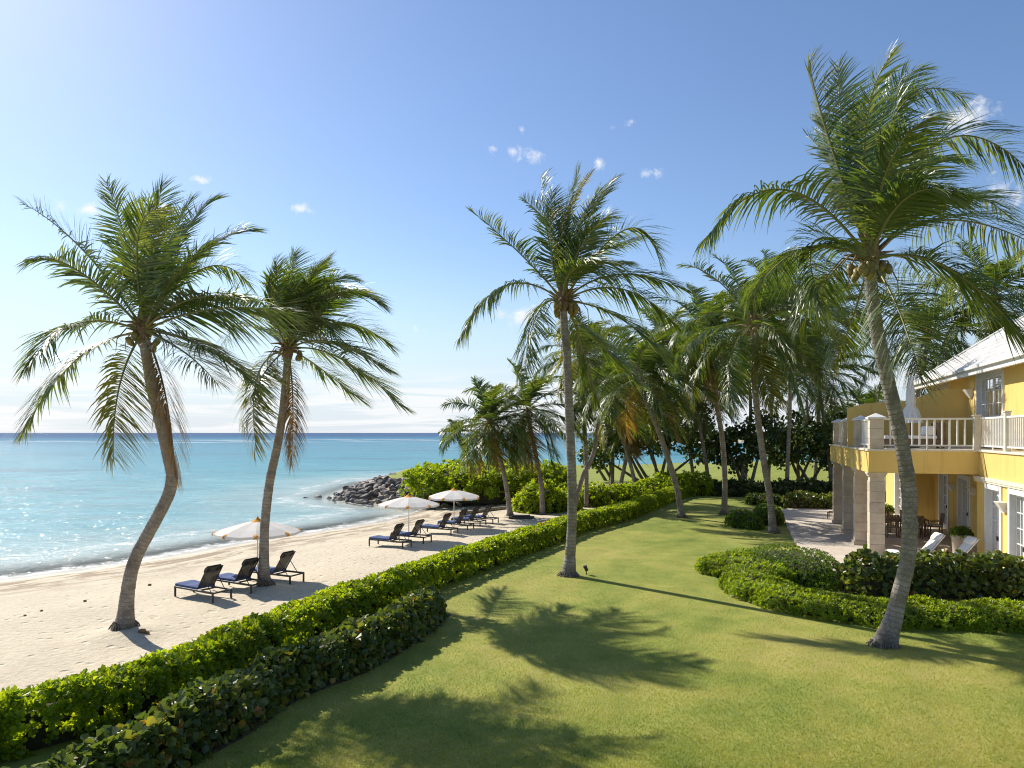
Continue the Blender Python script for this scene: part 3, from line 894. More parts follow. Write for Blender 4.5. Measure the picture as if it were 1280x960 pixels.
def palm(label, trunk_px, depth, zg, L=4.2, fronds=None, extra=8, n_auto=0, group='coconut palms', seed=1, rb=.32, rm=.2, rt=.155, wind=.3, pairs=72,
         nuts=6, lean=0.0, high=84, width=.05, lmax=.95, fine=True, droop=.55, dead=5, low=-45, name='coconut_palm', crown_up=.25):
    """trunk_px: pixels from the foot up; depth: distance of the foot; lean: metres the head leans away from the camera"""
    r = np.random.default_rng(seed)
    foot = PD(*trunk_px[0], depth)
    foot[2] = zg
    path = []
    y0, y1 = trunk_px[0][1], trunk_px[-1][1]
    for x, y in trunk_px:
        f = (y0 - y) / (y0 - y1)
        path.append(PD(x, y, depth + lean * f))
    path[0] = foot - np.array((0, 0, .12))
    path = np.array(path)
    root = empty(name, foot, label, 'palm tree', group)
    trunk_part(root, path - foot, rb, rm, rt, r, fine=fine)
    if fine:
        root_mass(root, rb, r)
    c = path[-1] + np.array((0, 0, crown_up))
    crown_head(root, c - foot, r, 1.0, nuts, dead)
    yc = c[1]
    def emit(line, age, roll, twist, pr=pairs, dr=droop, lm=lmax, wd=wind):
        mb = MB()
        add_frond(mb, line - foot, r, pr, lm, width, age, dr, wd, roll, twist)
        o = mb.build('frond', [M_FROND, M_RACHIS], root)
        if age > .75:
            o['label'] = 'dry brown frond'
    for fr in (fronds or []):
        (mx, my), (tx, ty) = fr[0], fr[1]
        opt = fr[2] if len(fr) > 2 else {}
        mid2, tip2 = PD(mx, my, yc), PD(tx, ty, yc)
        l2 = np.linalg.norm(mid2 - c) + np.linalg.norm(tip2 - mid2)
        need = math.sqrt(max(0.0, (L * opt.get('len', r.uniform(.93, 1.06))) ** 2 - l2 ** 2))
        sg = opt.get('sign', 1 if r.random() < .5 else -1)
        dy = min(need, 2.6) * .85 * sg
        mid, tip = PD(mx, my, yc + dy * .55), PD(tx, ty, yc + dy)
        st = c + nrm(mid - c) * .1
        emit(bez(st, mid, tip), opt.get('age', abs(r.normal(.05, .07))), opt.get('roll', r.uniform(-.5, .5)), opt.get('twist', r.uniform(-.5, .5)), dr=opt.get('droop', droop), lm=opt.get('lm', lmax), wd=opt.get('wind', wind))
    if n_auto:
        for line, u in auto_fronds(r, n_auto, L, wind=wind, low=low, high=high):
            age = abs(r.normal(.04, .06)) + (max(0, u - .72) * 1.3 if r.random() < .7 else 0)
            if u > .93 and r.random() < .6:
                age = .85
            emit(c + line, age, r.uniform(-.4, .4), r.uniform(-.6, .6))
    return root

# --- the four big palms, every leaf set where the photograph has it
palm('curved coconut palm standing alone on the sand, S-bent trunk left of the three near loungers',
     [(155, 793), (157, 770), (159, 745), (164, 715), (172, 692), (181, 675), (200, 640), (211, 617), (215, 594), (209, 565), (200, 525), (191, 490), (185, 455), (180, 425)],
     P1B[1], G(P1B[0], P1B[1]), L=4.4, seed=11, rb=.28, rm=.155, rt=.13, nuts=7, wind=.25, pairs=96, lmax=1.02, width=.042, fronds=[
     ((103, 312), (30, 255), {'age': .03}), ((100, 340), (42, 325), {}), ((95, 405), (38, 458), {}), ((95, 450), (30, 540), {'age': .15}),
     ((150, 480), (142, 572), {'age': .38, 'roll': .9}), ((206, 490), (219, 596), {'age': .95, 'droop': 1.6, 'wind': .12, 'lm': .6}), ((250, 432), (322, 484), {'age': .12}), ((230, 440), (270, 478), {'sign': -1}),
     ((268, 386), (365, 392), {'roll': .6}), ((255, 335), (312, 355), {}), ((250, 318), (316, 289), {'sign': 1}), ((224, 300), (271, 249), {}),
     ((190, 310), (202, 232), {'sign': -1, 'len': .9}), ((158, 305), (133, 228), {}), ((172, 300), (200, 262), {'sign': -1, 'droop': .3}), ((235, 375), (305, 374), {}),
     ((205, 320), (238, 250), {'sign': 1}), ((215, 350), (262, 310), {'sign': -1})])

palm('coconut palm rising through the three near sun loungers beside a white parasol',
     [(331, 739), (330, 715), (330, 694), (331, 656), (337, 603), (347, 556), (353, 519), (357, 480), (360, 445)],
     P2B[1], G(P2B[0], P2B[1]), L=4.3, seed=23, rb=.27, rm=.145, rt=.12, nuts=6, wind=.5, pairs=96, lmax=1.02, width=.042, fronds=[
     ((322, 470), (320, 560), {'age': .35}), ((310, 407), (279, 428), {'age': .1, 'droop': .8}), ((366, 500), (364, 582), {'age': .95, 'droop': 1.6, 'wind': .1, 'lm': .55}), ((425, 448), (500, 507), {'age': .1}),
     ((425, 403), (488, 432), {}), ((415, 428), (480, 462), {}), ((418, 368), (474, 380), {}), ((400, 362), (441, 348), {}),
     ((380, 370), (402, 330), {}), ((362, 372), (368, 316), {'sign': 1}), ((350, 378), (345, 328), {'sign': -1}), ((385, 385), (430, 372), {'sign': -1}),
     ((390, 395), (420, 430), {'sign': -1}), ((345, 400), (338, 345), {}), ((370, 385), (390, 345), {'sign': -1}), ((395, 385), (450, 365), {'sign': 1}),
     ((335, 460), (312, 500), {'age': .3}), ((375, 370), (412, 322), {'sign': 1}), ((400, 460), (450, 500), {'sign': 1}), ((372, 400), (360, 352), {'sign': -1})])

palm('tall straight coconut palm on the open lawn with a small spotlight at its foot',
     [(710, 719), (713, 690), (715, 650), (715, 600), (713, 550), (711, 500), (709, 450), (706, 415), (704, 385)],
     P(710, 719)[1], 0.0, L=3.7, seed=37, rb=.29, rm=.145, rt=.12, nuts=15, wind=.35, pairs=90, lmax=.98, width=.042, dead=9, droop=.6, fronds=[
     ((650, 317), (590, 264), {}), ((632, 357), (577, 420), {'droop': .9}), ((672, 392), (655, 470), {'droop': .8, 'age': .12}), ((684, 290), (676, 222), {}),
     ((707, 290), (724, 212), {'sign': 1}), ((700, 300), (735, 222), {'age': .6, 'sign': -1}), ((735, 275), (768, 226), {}), ((782, 287), (824, 325), {'roll': .5}),
     ((775, 343), (858, 364), {'droop': .7}), ((780, 362), (848, 410), {'droop': .7}), ((775, 398), (835, 455), {}), ((725, 425), (748, 505), {}),
     ((710, 425), (715, 480), {'age': .4, 'droop': .9}), ((690, 320), (690, 240), {'sign': -1}), ((725, 310), (760, 270), {'sign': -1}), ((745, 320), (800, 300), {'sign': 1}),
     ((740, 420), (800, 480), {'sign': 1}), ((695, 300), (655, 250), {'sign': 1}), ((715, 300), (748, 240), {'sign': 1}), ((720, 335), (780, 330), {'sign': -1})])

palm('largest coconut palm, leaning over the lawn in front of the yellow house balcony',
     [(1104, 807), (1111, 790), (1117, 773), (1126, 737), (1134, 703), (1137, 670), (1136, 612), (1131, 577), (1124, 537), (1114, 494), (1103, 446), (1096, 413), (1091, 375), (1087, 340)],
     P(1104, 807)[1], 0.0, L=4.5, seed=41, rb=.29, rm=.148, rt=.128, nuts=18, wind=.3, pairs=104, droop=.65, width=.04, lmax=1.0, crown_up=.3, fronds=[
     ((978, 237), (882, 300), {'droop': .85}), ((1018, 302), (1030, 388), {'sign': -1, 'roll': .7, 'age': .12}), ((1005, 312), (940, 372), {'droop': .9}), ((1032, 160), (1012, 78), {}),
     ((1055, 170), (1048, 82), {'sign': 1}), ((1082, 165), (1112, 72), {}), ((1100, 155), (1148, 88), {'sign': 1}), ((1122, 140), (1205, 122), {'roll': .5}),
     ((1180, 175), (1298, 225), {'droop': .75}), ((1190, 248), (1262, 272), {}), ((1195, 275), (1335, 330), {'droop': .9}), ((1185, 335), (1285, 432), {'sign': -1, 'droop': .7}),
     ((1122, 385), (1152, 478), {'age': .2}), ((1112, 205), (1160, 150), {'sign': -1}),
     ((1045, 220), (1010, 170), {'sign': 1}), ((1140, 215), (1200, 200), {'sign': 1}), ((1130, 250), (1190, 240), {'sign': -1}), ((1050, 330), (1000, 410), {'sign': 1}),
     ((1070, 385), (1045, 450), {'sign': 1, 'age': .2}), ((1150, 330), (1230, 390), {'sign': 1})])

# --- the other palms of the beach and the grove
def zg_of(px, py, z0):
    z = z0
    for _ in range(6):
        q = P(px, py, z)
        z = G(q[0], q[1])
    return q[1], z

GROVE = [
    # label, trunk pixels, z guess, frond length, fronds, seed, extra keywords
    ('small coconut palm on the sand behind the two far parasols', [(638, 645), (634, 615), (627, 580), (618, 552), (612, 534)], -.6, 3.7, 24, 51, dict(wind=.25, low=-60, high=86)),
    ('young coconut palm between the dark sand slab and the tall lawn palm', [(678, 643), (677, 610), (670, 570), (664, 540), (660, 516)], -.6, 4.3, 24, 52, dict(wind=.25, low=-60)),
    ('straight thin coconut palm just behind the tall lawn palm', [(733, 634), (733, 590), (731, 540), (728, 480), (727, 450)], 0, 4.1, 26, 53, dict()),
    ('thin palm with two bends crossing behind the straight thin palm', [(716, 640), (727, 600), (742, 566), (748, 530), (752, 500)], 0, 3.6, 18, 54, dict(rb=.24, rm=.15, rt=.12)),
    ('slanting palm in front of the dark sea grape tree', [(796, 612), (788, 580), (777, 545), (768, 505)], 0, 4.2, 26, 55, dict()),
    ('low palm leaning right beside the dark sea grape tree', [(774, 622), (779, 590), (786, 560), (790, 540)], 0, 3.2, 16, 56, dict(rb=.25, rm=.16, rt=.13)),
    ('coconut palm leaning left out of the lawn where the long hedge bends', [(853, 647), (846, 610), (834, 570), (818, 525), (805, 495), (798, 478)], 0, 4.3, 28, 57, dict(wind=.4)),
    ('palm standing in shaded undergrowth at the back of the grove', [(887, 612), (882, 575), (875, 535), (868, 490)], 0, 4.6, 26, 58, dict()),
    ('tall slim palm on shaded lawn with a high spiky crown', [(905, 643), (906, 600), (903, 550), (895, 500), (888, 455), (884, 425)], 0, 4.3, 30, 59, dict(wind=.4, low=-60)),
    ('pale trunked palm beside the round clipped shrubs and terrace corner', [(967, 666), (962, 620), (953, 565), (946, 510), (942, 460), (942, 412)], 0, 4.7, 30, 60, dict(wind=.35, low=-55)),
    ('straight palm behind the terrace hedge', [(983, 618), (985, 570), (987, 520), (988, 460), (992, 405)], 0, 5.4, 30, 61, dict(wind=.4, low=-60)),
    ('shadowed palm leaning left next to the house balcony', [(1040, 612), (1036, 570), (1030, 525), (1022, 470)], 0, 4.6, 26, 62, dict()),
    ('big palm whose crown rises behind the house roof', [(1130, 600), (1140, 540), (1150, 480), (1160, 425)], 0, 5.6, 34, 63, dict(wind=.25)),
    ('palm behind the roof ridge with its crown highest over the house', [(1230, 600), (1236, 520), (1240, 440), (1243, 375)], 0, 5.6, 34, 64, dict(wind=.25)),
    ('far palm rising above the hedge between grove and balcony', [(1085, 600), (1084, 560), (1082, 515)], 0, 4.2, 20, 65, dict(wind=.2, fine=False)),
    ('far palm at the back of the grove behind the slim spiky palm', [(868, 605), (862, 560), (858, 510), (855, 455)], 0, 4.6, 26, 66, dict()),
    ('background palm between the pale trunk and the straight palm', [(930, 604), (935, 560), (938, 500), (928, 420)], 0, 4.8, 26, 67, dict(wind=.4)),
    ('palm with a low crown behind the trunks of the crossing thin palms', [(765, 606), (766, 570), (764, 520), (760, 470)], 0, 4.6, 26, 71, dict(wind=.4)),
    ('grove palm whose crown fills the gap left of the slim spiky palm', [(835, 604), (836, 550), (834, 490), (830, 425)], 0, 4.8, 26, 72, dict(wind=.45, low=-60)),
    ('tall grove palm at the back with its crown above the pale trunked palm', [(960, 602), (964, 520), (966, 430), (968, 365)], 0, 5.2, 28, 73, dict(wind=.5, low=-60)),
    ('grove palm with fronds blown right towards the balcony', [(1018, 604), (1022, 540), (1024, 460), (1024, 400)], 0, 5.2, 28, 74, dict(wind=.55, low=-60)),
    ('dark slender palm at the edge of the headland shrubs', [(583, 596), (582, 575), (577, 556), (570, 545)], .3, 1.9, 14, 68, dict(rb=.2, rm=.1, rt=.08, fine=False, nuts=0)),
]
for lab, tp, z0, L, n, sd, kw in GROVE:
    y, z = zg_of(*tp[0], z0)
    if sd == 63: y, z = 47.0, 0.0
    if sd == 64: y, z = 46.0, 0.0
    if sd == 65: y, z = 75.0, 0.0
    if sd == 68: y, z = 62.0, 1.0
    kk = dict(pairs=64, width=.07, rb=.25, rm=.145, rt=.12, nuts=5, dead=4, lmax=1.15)
    kk['lmax'] = min(1.1, .262 * L)
    kk.update(kw)
    palm(lab, tp, y, z, L=L, n_auto=n, seed=sd, **kk)

# ------------------------------------------------------------------ leaves, hedges and shrubs
def add_leaves(mb, base, d, up, L, W, m=0, curl=.12, fold=.25):
    base, d = np.asarray(base), nrm(d)
    side = nrm(np.cross(d, up))
    n2 = np.cross(side, d)
    L = np.broadcast_to(L, (len(base),))[:, None]
    W = np.broadcast_to(W, (len(base),))[:, None]
    v = []
    for f, w, sg in ((0, .08, 0), (.36, .36, -1), (.76, .5, -1), (1, 0, 0), (.76, .5, 1), (.36, .36, 1)):
        v.append(base + d * L * f + side * W * w * sg + n2 * (W * w * fold * abs(sg) - L * curl * f * f))
    V = np.stack(v, 1).reshape(-1, 3)
    b = np.arange(len(base))[:, None, None] * 6
    mb.add(V, (b + np.array([(0, 1, 2, 3), (0, 3, 4, 5)])[None]).reshape(-1, 4), m)

def rosettes(mb, pts, nr, r, k=7, L=.11, W=.05, spread=(.5, 1.25), m=0):
    """whorls of leaves at the shoot tips"""
    n = len(pts)
    ax = nrm(nr + r.normal(0, .35, (n, 3)) + (0, 0, .25))
    a = nrm(np.cross(ax, r.normal(0, 1, (n, 3))))
    b = np.cross(ax, a)
    for i in range(k):
        th = 2.39996 * i + r.uniform(-.3, .3, n)
        sp = spread[0] + (spread[1] - spread[0]) * (i + .5) / k + r.normal(0, .12, n)
        rd = a * np.cos(th)[:, None] + b * np.sin(th)[:, None]
        d = ax * np.cos(sp)[:, None] + rd * np.sin(sp)[:, None]
        up = ax * np.sin(sp)[:, None] - rd * np.cos(sp)[:, None]
        sc = r.uniform(.75, 1.15, n)
        add_leaves(mb, pts - ax * (.02 * i / k), d, up, L * sc, W * sc, m)

def scatter_leaves(mb, pts, nr, r, L, W, m=0, jit=.8):
    d = nrm(nr * .5 + r.normal(0, jit, pts.shape) + (0, 0, -.1))
    up = nrm(nr + r.normal(0, .5, pts.shape) + (0, 0, .5))
    sc = r.uniform(.7, 1.2, len(pts))
    add_leaves(mb, pts, d, up, L * sc, W * sc, m)

def path_sampler(path):
    path = np.asarray(path, float)
    sp, u = resample(np.concatenate((path, np.zeros((len(path), 1))), 1), .25)
    tn = nrm(np.gradient(sp, axis=0))
    return sp, u, tn

def lump(x, y, z, k=1.0, seed=0.0):
    x, y, z = x * k + seed, y * k - seed, z * k
    return .5 * np.sin(1.9 * x + 1.3 * np.sin(1.1 * y + z)) * np.sin(1.7 * y + .9 * np.sin(2.3 * z)) + .3 * np.sin(4.1 * x + 2 * y) * np.sin(3.7 * y - 2.2 * z + x) + .2 * np.sin(7.3 * x + z) * np.sin(6.9 * y + 3 * z)

def hedge(name, label, path, width, height, mleaf, r, dens=60, kind='rosette', L=.11, W=.05, k=7, group=None, rough=.10, power=.55, cat='hedge', taper_end=.6, parent_label=None, size_far=None, stems=True, k_lump=1.6):
    """clipped or loose hedge along a path: a woody inside and a skin several leaves deep"""
    sp, u, tn = path_sampler(path)
    tot = u[-1]
    girth = width * .9 + 2 * height
    n = int(tot * girth * dens)
    s = r.uniform(0, tot, n)
    th = r.uniform(-.02, math.pi + .02, n)
    cx = np.stack([np.interp(s, u, sp[:, c]) for c in range(2)], 1)
    tx = nrm(np.stack([np.interp(s, u, tn[:, c]) for c in range(2)], 1))
    sd = np.stack((tx[:, 1], -tx[:, 0]), 1)
    ct, st = np.cos(th), np.sin(th)
    ex, ez = np.sign(ct) * np.abs(ct) ** power, np.abs(st) ** power
    ends = np.minimum(1, np.minimum(s, tot - s) / taper_end) ** .5
    lay = 1 - np.abs(r.normal(0, .10, n))
    x0 = ex * width / 2 * ends
    z0 = ez * height * (.55 + .45 * ends)
    lu = lump(cx[:, 0] + sd[:, 0] * x0, cx[:, 1] + sd[:, 1] * x0, z0, k_lump, 3.1)
    grow = lay + lu * rough * 1.3
    px = cx[:, 0] + sd[:, 0] * x0 * grow
    py = cx[:, 1] + sd[:, 1] * x0 * grow
    gz, _, _ = ground(px, py)
    gc, _, _ = ground(cx[:, 0], cx[:, 1])
    gz = np.maximum(gz, -.05) if name == 'hedge' and height > .6 and kind == 'rosette' and tot > 30 else gz
    pz = gz + z0 * grow
    pts = np.stack((px, py, pz), 1)
    nx = ct[:, None] * sd
    nr = nrm(np.concatenate((nx / (width / 2), (st / height)[:, None]), 1) * (1, 1, 1))
    o0 = pts.mean(0); o0[2] = float(gz.min())
    mb = MB()
    if kind == 'rosette':
        rosettes(mb, pts - o0, nr, r, k, L, W)
    else:
        scatter_leaves(mb, pts - o0, nr, r, L, W)
    # woody core
    cs = np.arange(0, tot, .3)
    ring = np.linspace(0, math.pi, 9)
    C = np.stack([np.interp(cs, u, sp[:, c]) for c in range(2)], 1)
    Tn = nrm(np.stack([np.interp(cs, u, tn[:, c]) for c in range(2)], 1))
    Sd = np.stack((Tn[:, 1], -Tn[:, 0]), 1)
    e2 = np.minimum(1, np.minimum(cs + .15, tot - cs) / taper_end) ** .5
    off = np.sign(np.cos(ring)) * np.abs(np.cos(ring)) ** power * width / 2 * .62
    zz = np.abs(np.sin(ring)) ** power * height * .70
    gzc, _, _ = ground(C[:, 0], C[:, 1])
    gzc = np.maximum(gzc, -.3)
    X = C[:, None, 0] + Sd[:, None, 0] * off * e2[:, None]
    Y = C[:, None, 1] + Sd[:, None, 1] * off * e2[:, None]
    Z = gzc[:, None] + zz[None] * (.55 + .45 * e2[:, None])
    Z[:, 0] = Z[:, 0] - .45
    Z[:, -1] = Z[:, -1] - .45
    V = np.stack((X, Y, Z), -1).reshape(-1, 3) - o0
    ii = np.arange(len(cs) - 1)[:, None] * 9
    jj = np.arange(8)[None]
    mb.add(V, np.stack((ii + jj, ii + jj + 1, ii + jj + 10, ii + jj + 9), -1).reshape(-1, 4), 1)
    o = mb.build(name, [mleaf, M_TWIG], None, o0)
    return tag(o, label, cat, group), o0

def bush(name, label, c, a, b, h, mleaf, r, dens=40, kind='rosette', L=.12, W=.06, k=6, rot=0.0, rough=.16, group=None, cat='shrub', zbase=None, power=.8, k_lump=1.4):
    """domed shrub on an elliptical footprint"""
    area = math.pi * a * b + 2 * math.pi * math.sqrt((a * a + b * b) / 2) * h * .5
    n = int(area * dens)
    th = r.uniform(0, 2 * math.pi, n)
    q = np.sqrt(r.uniform(0, 1, n))
    ph = np.arccos(np.clip(1 - q ** 1.6 * 1.02, -.05, 1))
    rx, rz = np.sin(ph) ** power, np.maximum(np.cos(ph), 0) ** power
    ca, sa = math.cos(rot), math.sin(rot)
    lx, ly = np.cos(th) * rx * a, np.sin(th) * rx * b
    wx, wy = lx * ca - ly * sa, lx * sa + ly * ca
    lay = 1 - np.abs(r.normal(0, .08, n))
    gr = lay + lump(wx + c[0], wy + c[1], rz * h, k_lump, 1.7) * rough * 1.4
    X, Y = c[0] + wx * gr, c[1] + wy * gr
    gz = ground(X, Y)[0] if zbase is None else np.full(n, zbase)
    Z = gz + rz * h * gr
    g0 = G(c[0], c[1]) if zbase is None else zbase
    o0 = np.array((c[0], c[1], g0))
    nr = nrm(np.stack(((np.cos(th) * np.sin(ph) / a) * ca - (np.sin(th) * np.sin(ph) / b) * sa, (np.cos(th) * np.sin(ph) / a) * sa + (np.sin(th) * np.sin(ph) / b) * ca, np.cos(ph) / h + .05), 1))
    pts = np.stack((X, Y, Z), 1) - o0
    mb = MB()
    if kind == 'rosette':
        rosettes(mb, pts, nr, r, k, L, W)
    else:
        scatter_leaves(mb, pts, nr, r, L, W)
    pr = [(math.sin(p) ** power * .8, max(0, math.cos(p)) ** power * h * .8) for p in np.linspace(math.pi / 2, .02, 7)]
    t2 = np.linspace(0, 2 * np.pi, 18, endpoint=False)
    V = []
    for rr, zz in [(pr[0][0], -.4)] + pr:
        for t in t2:
            x, y = math.cos(t) * rr * a, math.sin(t) * rr * b
            V.append((x * ca - y * sa, x * sa + y * ca, zz))
    F = [(i * 18 + j, i * 18 + (j + 1) % 18, (i + 1) * 18 + (j + 1) % 18, (i + 1) * 18 + j) for i in range(len(pr)) for j in range(18)]
    mb.add(V, F, 1)
    return tag(mb.build(name, [mleaf, M_TWIG], None, o0), label, cat, group)

rh = np.random.default_rng(5)
long_hedge, lh0 = hedge('hedge', 'long bright green hedge dividing the sand from the lawn', HEDGE, 1.15, .78, M_NAUPAKA, rh, dens=105, k=7, L=.125, W=.062, rough=.085)
for k, (px, py, z) in enumerate([(669, 664, .72), (678, 656, .72), (745, 638, .7)]):
    q = P(px, py, z)
    mb = MB()
    pts = np.array(q)[None] - lh0 + rh.normal(0, .05, (26, 3))
    scatter_leaves(mb, pts, nrm(rh.normal(0, .6, (26, 3)) + (0, -.4, .8)), rh, .07, .055)
    mb.build('flower_cluster', M_FLOWER, long_hedge)

sg_px = [(-70, 975), (13, 962), (100, 925), (187, 882), (267, 848), (333, 814), (426, 784), (500, 748), (528, 730)]
sg = np.array([P(x, y, .72)[:2] for x, y in sg_px])
tg2 = nrm(np.gradient(sg, axis=0))
sg = sg + np.stack((tg2[:, 1], -tg2[:, 0]), 1) * .33
hedge('hedge', 'darker sea grape hedge with round leaves in front of the long bright hedge', sg, .78, .74, M_SEAGRAPE, rh, dens=330, kind='leaf', L=.135, W=.13, rough=.16, power=.7)

def soil():
    sp, u, tn = path_sampler(sg)
    n2 = np.stack((tn[:, 1], -tn[:, 0]), 1)
    V = []
    for w in (-1.15, -.6, 0, .42):
        q = sp[:, :2] + n2 * w
        V.append(np.concatenate((q, (ground(q[:, 0], q[:, 1])[0] + .014)[:, None]), 1))
    V = np.stack(V, 1)
    n = len(sp)
    i = np.arange(n - 1)[:, None] * 4
    j = np.arange(3)[None]
    mb = MB()
    mb.add(V.reshape(-1, 3), np.stack((i + j, i + j + 1, i + j + 5, i + j + 4), -1).reshape(-1, 4))
    tag(mb.build('soil', M_SOIL), kind='structure')
M_SOIL = simple('garden_soil', (.12, .095, .065), .95, .1, var=.4, scale=9, bump=.8, bscale=40)
soil()

# terrace side: groundcover bed, clipped mound, sea grape row
bed_px = [(897, 728), (915, 744), (945, 757), (980, 767), (1040, 778), (1100, 786), (1180, 790), (1270, 793), (1400, 796)]
bedc = np.array([P(x, y, 0)[:2] for x, y in bed_px])
tg3 = nrm(np.gradient(bedc, axis=0))
bedc = bedc + np.stack((-tg3[:, 1], tg3[:, 0]), 1) * .75
hedge('hedge', 'low edging hedge curving along the lawn in front of the terrace shrubs', bedc, 1.65, .45, M_COVER, rh, dens=190, k=6, L=.085, W=.042, rough=.16, power=.7)
bush('groundcover', 'bright low groundcover spreading at the tip of the terrace bed', P(938, 716, .1)[:2] + (0.05, .25), 1.35, 2.1, .62, M_COVER, rh, 240, L=.085, W=.042, k=6, rot=.25, cat='shrub')
bush('clipped_shrub', 'wide domed clipped shrub between the groundcover and the terrace paving', P(992, 722, .1)[:2] + (.1, .45), 1.05, 2.0, .98, M_CLIPPED, rh, 230, L=.06, W=.03, k=6, rot=.35, rough=.05)
row_px = [(1052, 745), (1110, 748), (1180, 751), (1260, 754), (1400, 758)]
rowc = np.array([P(x, y, 0)[:2] for x, y in row_px])
rowc = rowc + (.25, .45)
hedge('hedge', 'dark sea grape row with reddish leaves under the terrace loungers', rowc, 1.15, 1.12, M_SEAGRAPE, rh, dens=170, kind='leaf', L=.16, W=.15, rough=.17, power=.7)
for lab, px, py, a, h in (('rounded clipped shrub left of the pale trunked palm', 930, 660, .72, .85), ('rounded clipped shrub behind the pale trunked palm', 966, 657, .80, 1.0), ('smaller clipped shrub tucked at the front of the rounded pair', 944, 662, .5, .62)):
    q = P(px, py, 0)
    bush('clipped_shrub', lab, q[:2] + (0, a * .8), a, a, h, M_CLIPPED, rh, 150, L=.08, W=.04, k=6, rough=.05, group='rounded clipped shrubs')
bk = np.array([P(x, y, 0)[:2] for x, y in [(982, 637), (1010, 637), (1050, 638), (1100, 640)]]) + (0, .5)
hedge('hedge', 'leafy hedge along the far edge of the terrace', bk, 1.0, .95, M_SEAGRAPE, rh, dens=90, kind='leaf', L=.19, W=.13, rough=.2)

# headland mound and the shrubs under the grove
bush('shrub_mound', 'huge rounded green shrub mound on the headland above the rocks', (-1.9, 58.0), 6.5, 5.4, 2.45, M_NAUPAKA, rh, 17, L=.30, W=.15, k=7, rough=.16, zbase=-.45, power=.55, k_lump=.9)
SHR = [('bright shrub at the right end of the headland mound', (676, 628), 1.7, 1.4, 1.9, 'n'), ('loose shrub behind the sand where the long hedge narrows', (703, 626), 1.3, 1.2, 1.3, 'n'),
       ('dark shrub under the crossing thin palms', (757, 622), 2.0, 1.4, 1.5, 'n'), ('shrub beside the foot of the slanting palm', (715, 615), 1.8, 1.3, 1.2, 'n'),
       ('wide green shrub at the back bend of the long hedge', (820, 622), 2.7, 1.7, 1.75, 'n'), ('bushy green plant right of the hedge bend', (858, 620), 2.3, 1.6, 1.6, 'n'),
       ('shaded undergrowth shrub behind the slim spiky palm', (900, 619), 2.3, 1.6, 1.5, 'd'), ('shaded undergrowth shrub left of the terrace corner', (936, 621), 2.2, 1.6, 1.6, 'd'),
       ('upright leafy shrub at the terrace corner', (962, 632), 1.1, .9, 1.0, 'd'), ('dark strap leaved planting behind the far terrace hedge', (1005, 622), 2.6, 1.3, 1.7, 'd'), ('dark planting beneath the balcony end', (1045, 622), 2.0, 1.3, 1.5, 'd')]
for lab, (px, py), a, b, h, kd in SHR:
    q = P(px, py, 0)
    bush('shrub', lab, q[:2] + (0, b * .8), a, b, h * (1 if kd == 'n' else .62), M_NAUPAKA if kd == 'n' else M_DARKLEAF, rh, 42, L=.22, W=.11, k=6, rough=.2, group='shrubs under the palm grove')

def leafy_tree(name, label, foot, blobs, mleaf, r, leaf=.2, dens=16, stems=4, group=None, cat='tree', round_leaf=.9):
    """foot: xy; blobs: (dx, dy, z, rx, ry, rz); several limbs from the ground into the crown"""
    z = G(foot[0], foot[1])
    root = empty(name, (foot[0], foot[1], z), label, cat, group)
    tb = MB()
    for i in range(stems):
        dx, dy, bz, rx, ry, rz = blobs[i % len(blobs)]
        a0 = np.array((r.normal(0, .35), r.normal(0, .3), -.1))
        e = np.array((dx + r.normal(0, rx * .3), dy + r.normal(0, ry * .3), bz + rz * .2))
        m = (a0 + e) / 2 + np.array((r.normal(0, .3), r.normal(0, .3), .2))
        ln = bez(a0, m, e, 9)
        tb.tube(ln, np.linspace(.16, .04, 9), 7)
        for j in range(4):
            q = ln[4 + j]
            d = nrm(r.normal(0, 1, 3) + (0, 0, .5))
            tb.tube(np.array([q, q + d * rx * .4 + (0, 0, .1), q + d * rx * .85]), np.array((.05, .03, .012)), 5)
    tb.build('trunk', M_BARK, root)
    mb = MB()
    for dx, dy, bz, rx, ry, rz in blobs:
        n = int(dens * 4.2 * rx * rz * 3)
        v = nrm(r.normal(0, 1, (n, 3)))
        rad = r.uniform(.25, 1, n) ** .45
        lu = 1 + .34 * lump(v[:, 0] * 2 + dx, v[:, 1] * 2, v[:, 2] * 2 + bz, 1.5, dx)
        pts = v * (rad * lu)[:, None] * (rx, ry, rz) + (dx, dy, bz)
        keep = (lump(pts[:, 0], pts[:, 1], pts[:, 2], 1.6, 2.0) > -.27)
        scatter_leaves(mb, pts[keep], v[keep], r, leaf, leaf * round_leaf)
    mb.build('crown', mleaf, root)
    return root

rt = np.random.default_rng(9)
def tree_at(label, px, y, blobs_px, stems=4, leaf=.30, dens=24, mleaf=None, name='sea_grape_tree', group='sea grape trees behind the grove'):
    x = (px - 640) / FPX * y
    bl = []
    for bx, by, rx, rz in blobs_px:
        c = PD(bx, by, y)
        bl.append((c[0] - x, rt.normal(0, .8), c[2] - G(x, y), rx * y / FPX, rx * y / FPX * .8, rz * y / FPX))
    return leafy_tree(name, label, (x, y), bl, mleaf or M_DARKLEAF, rt, leaf, dens, stems, group)

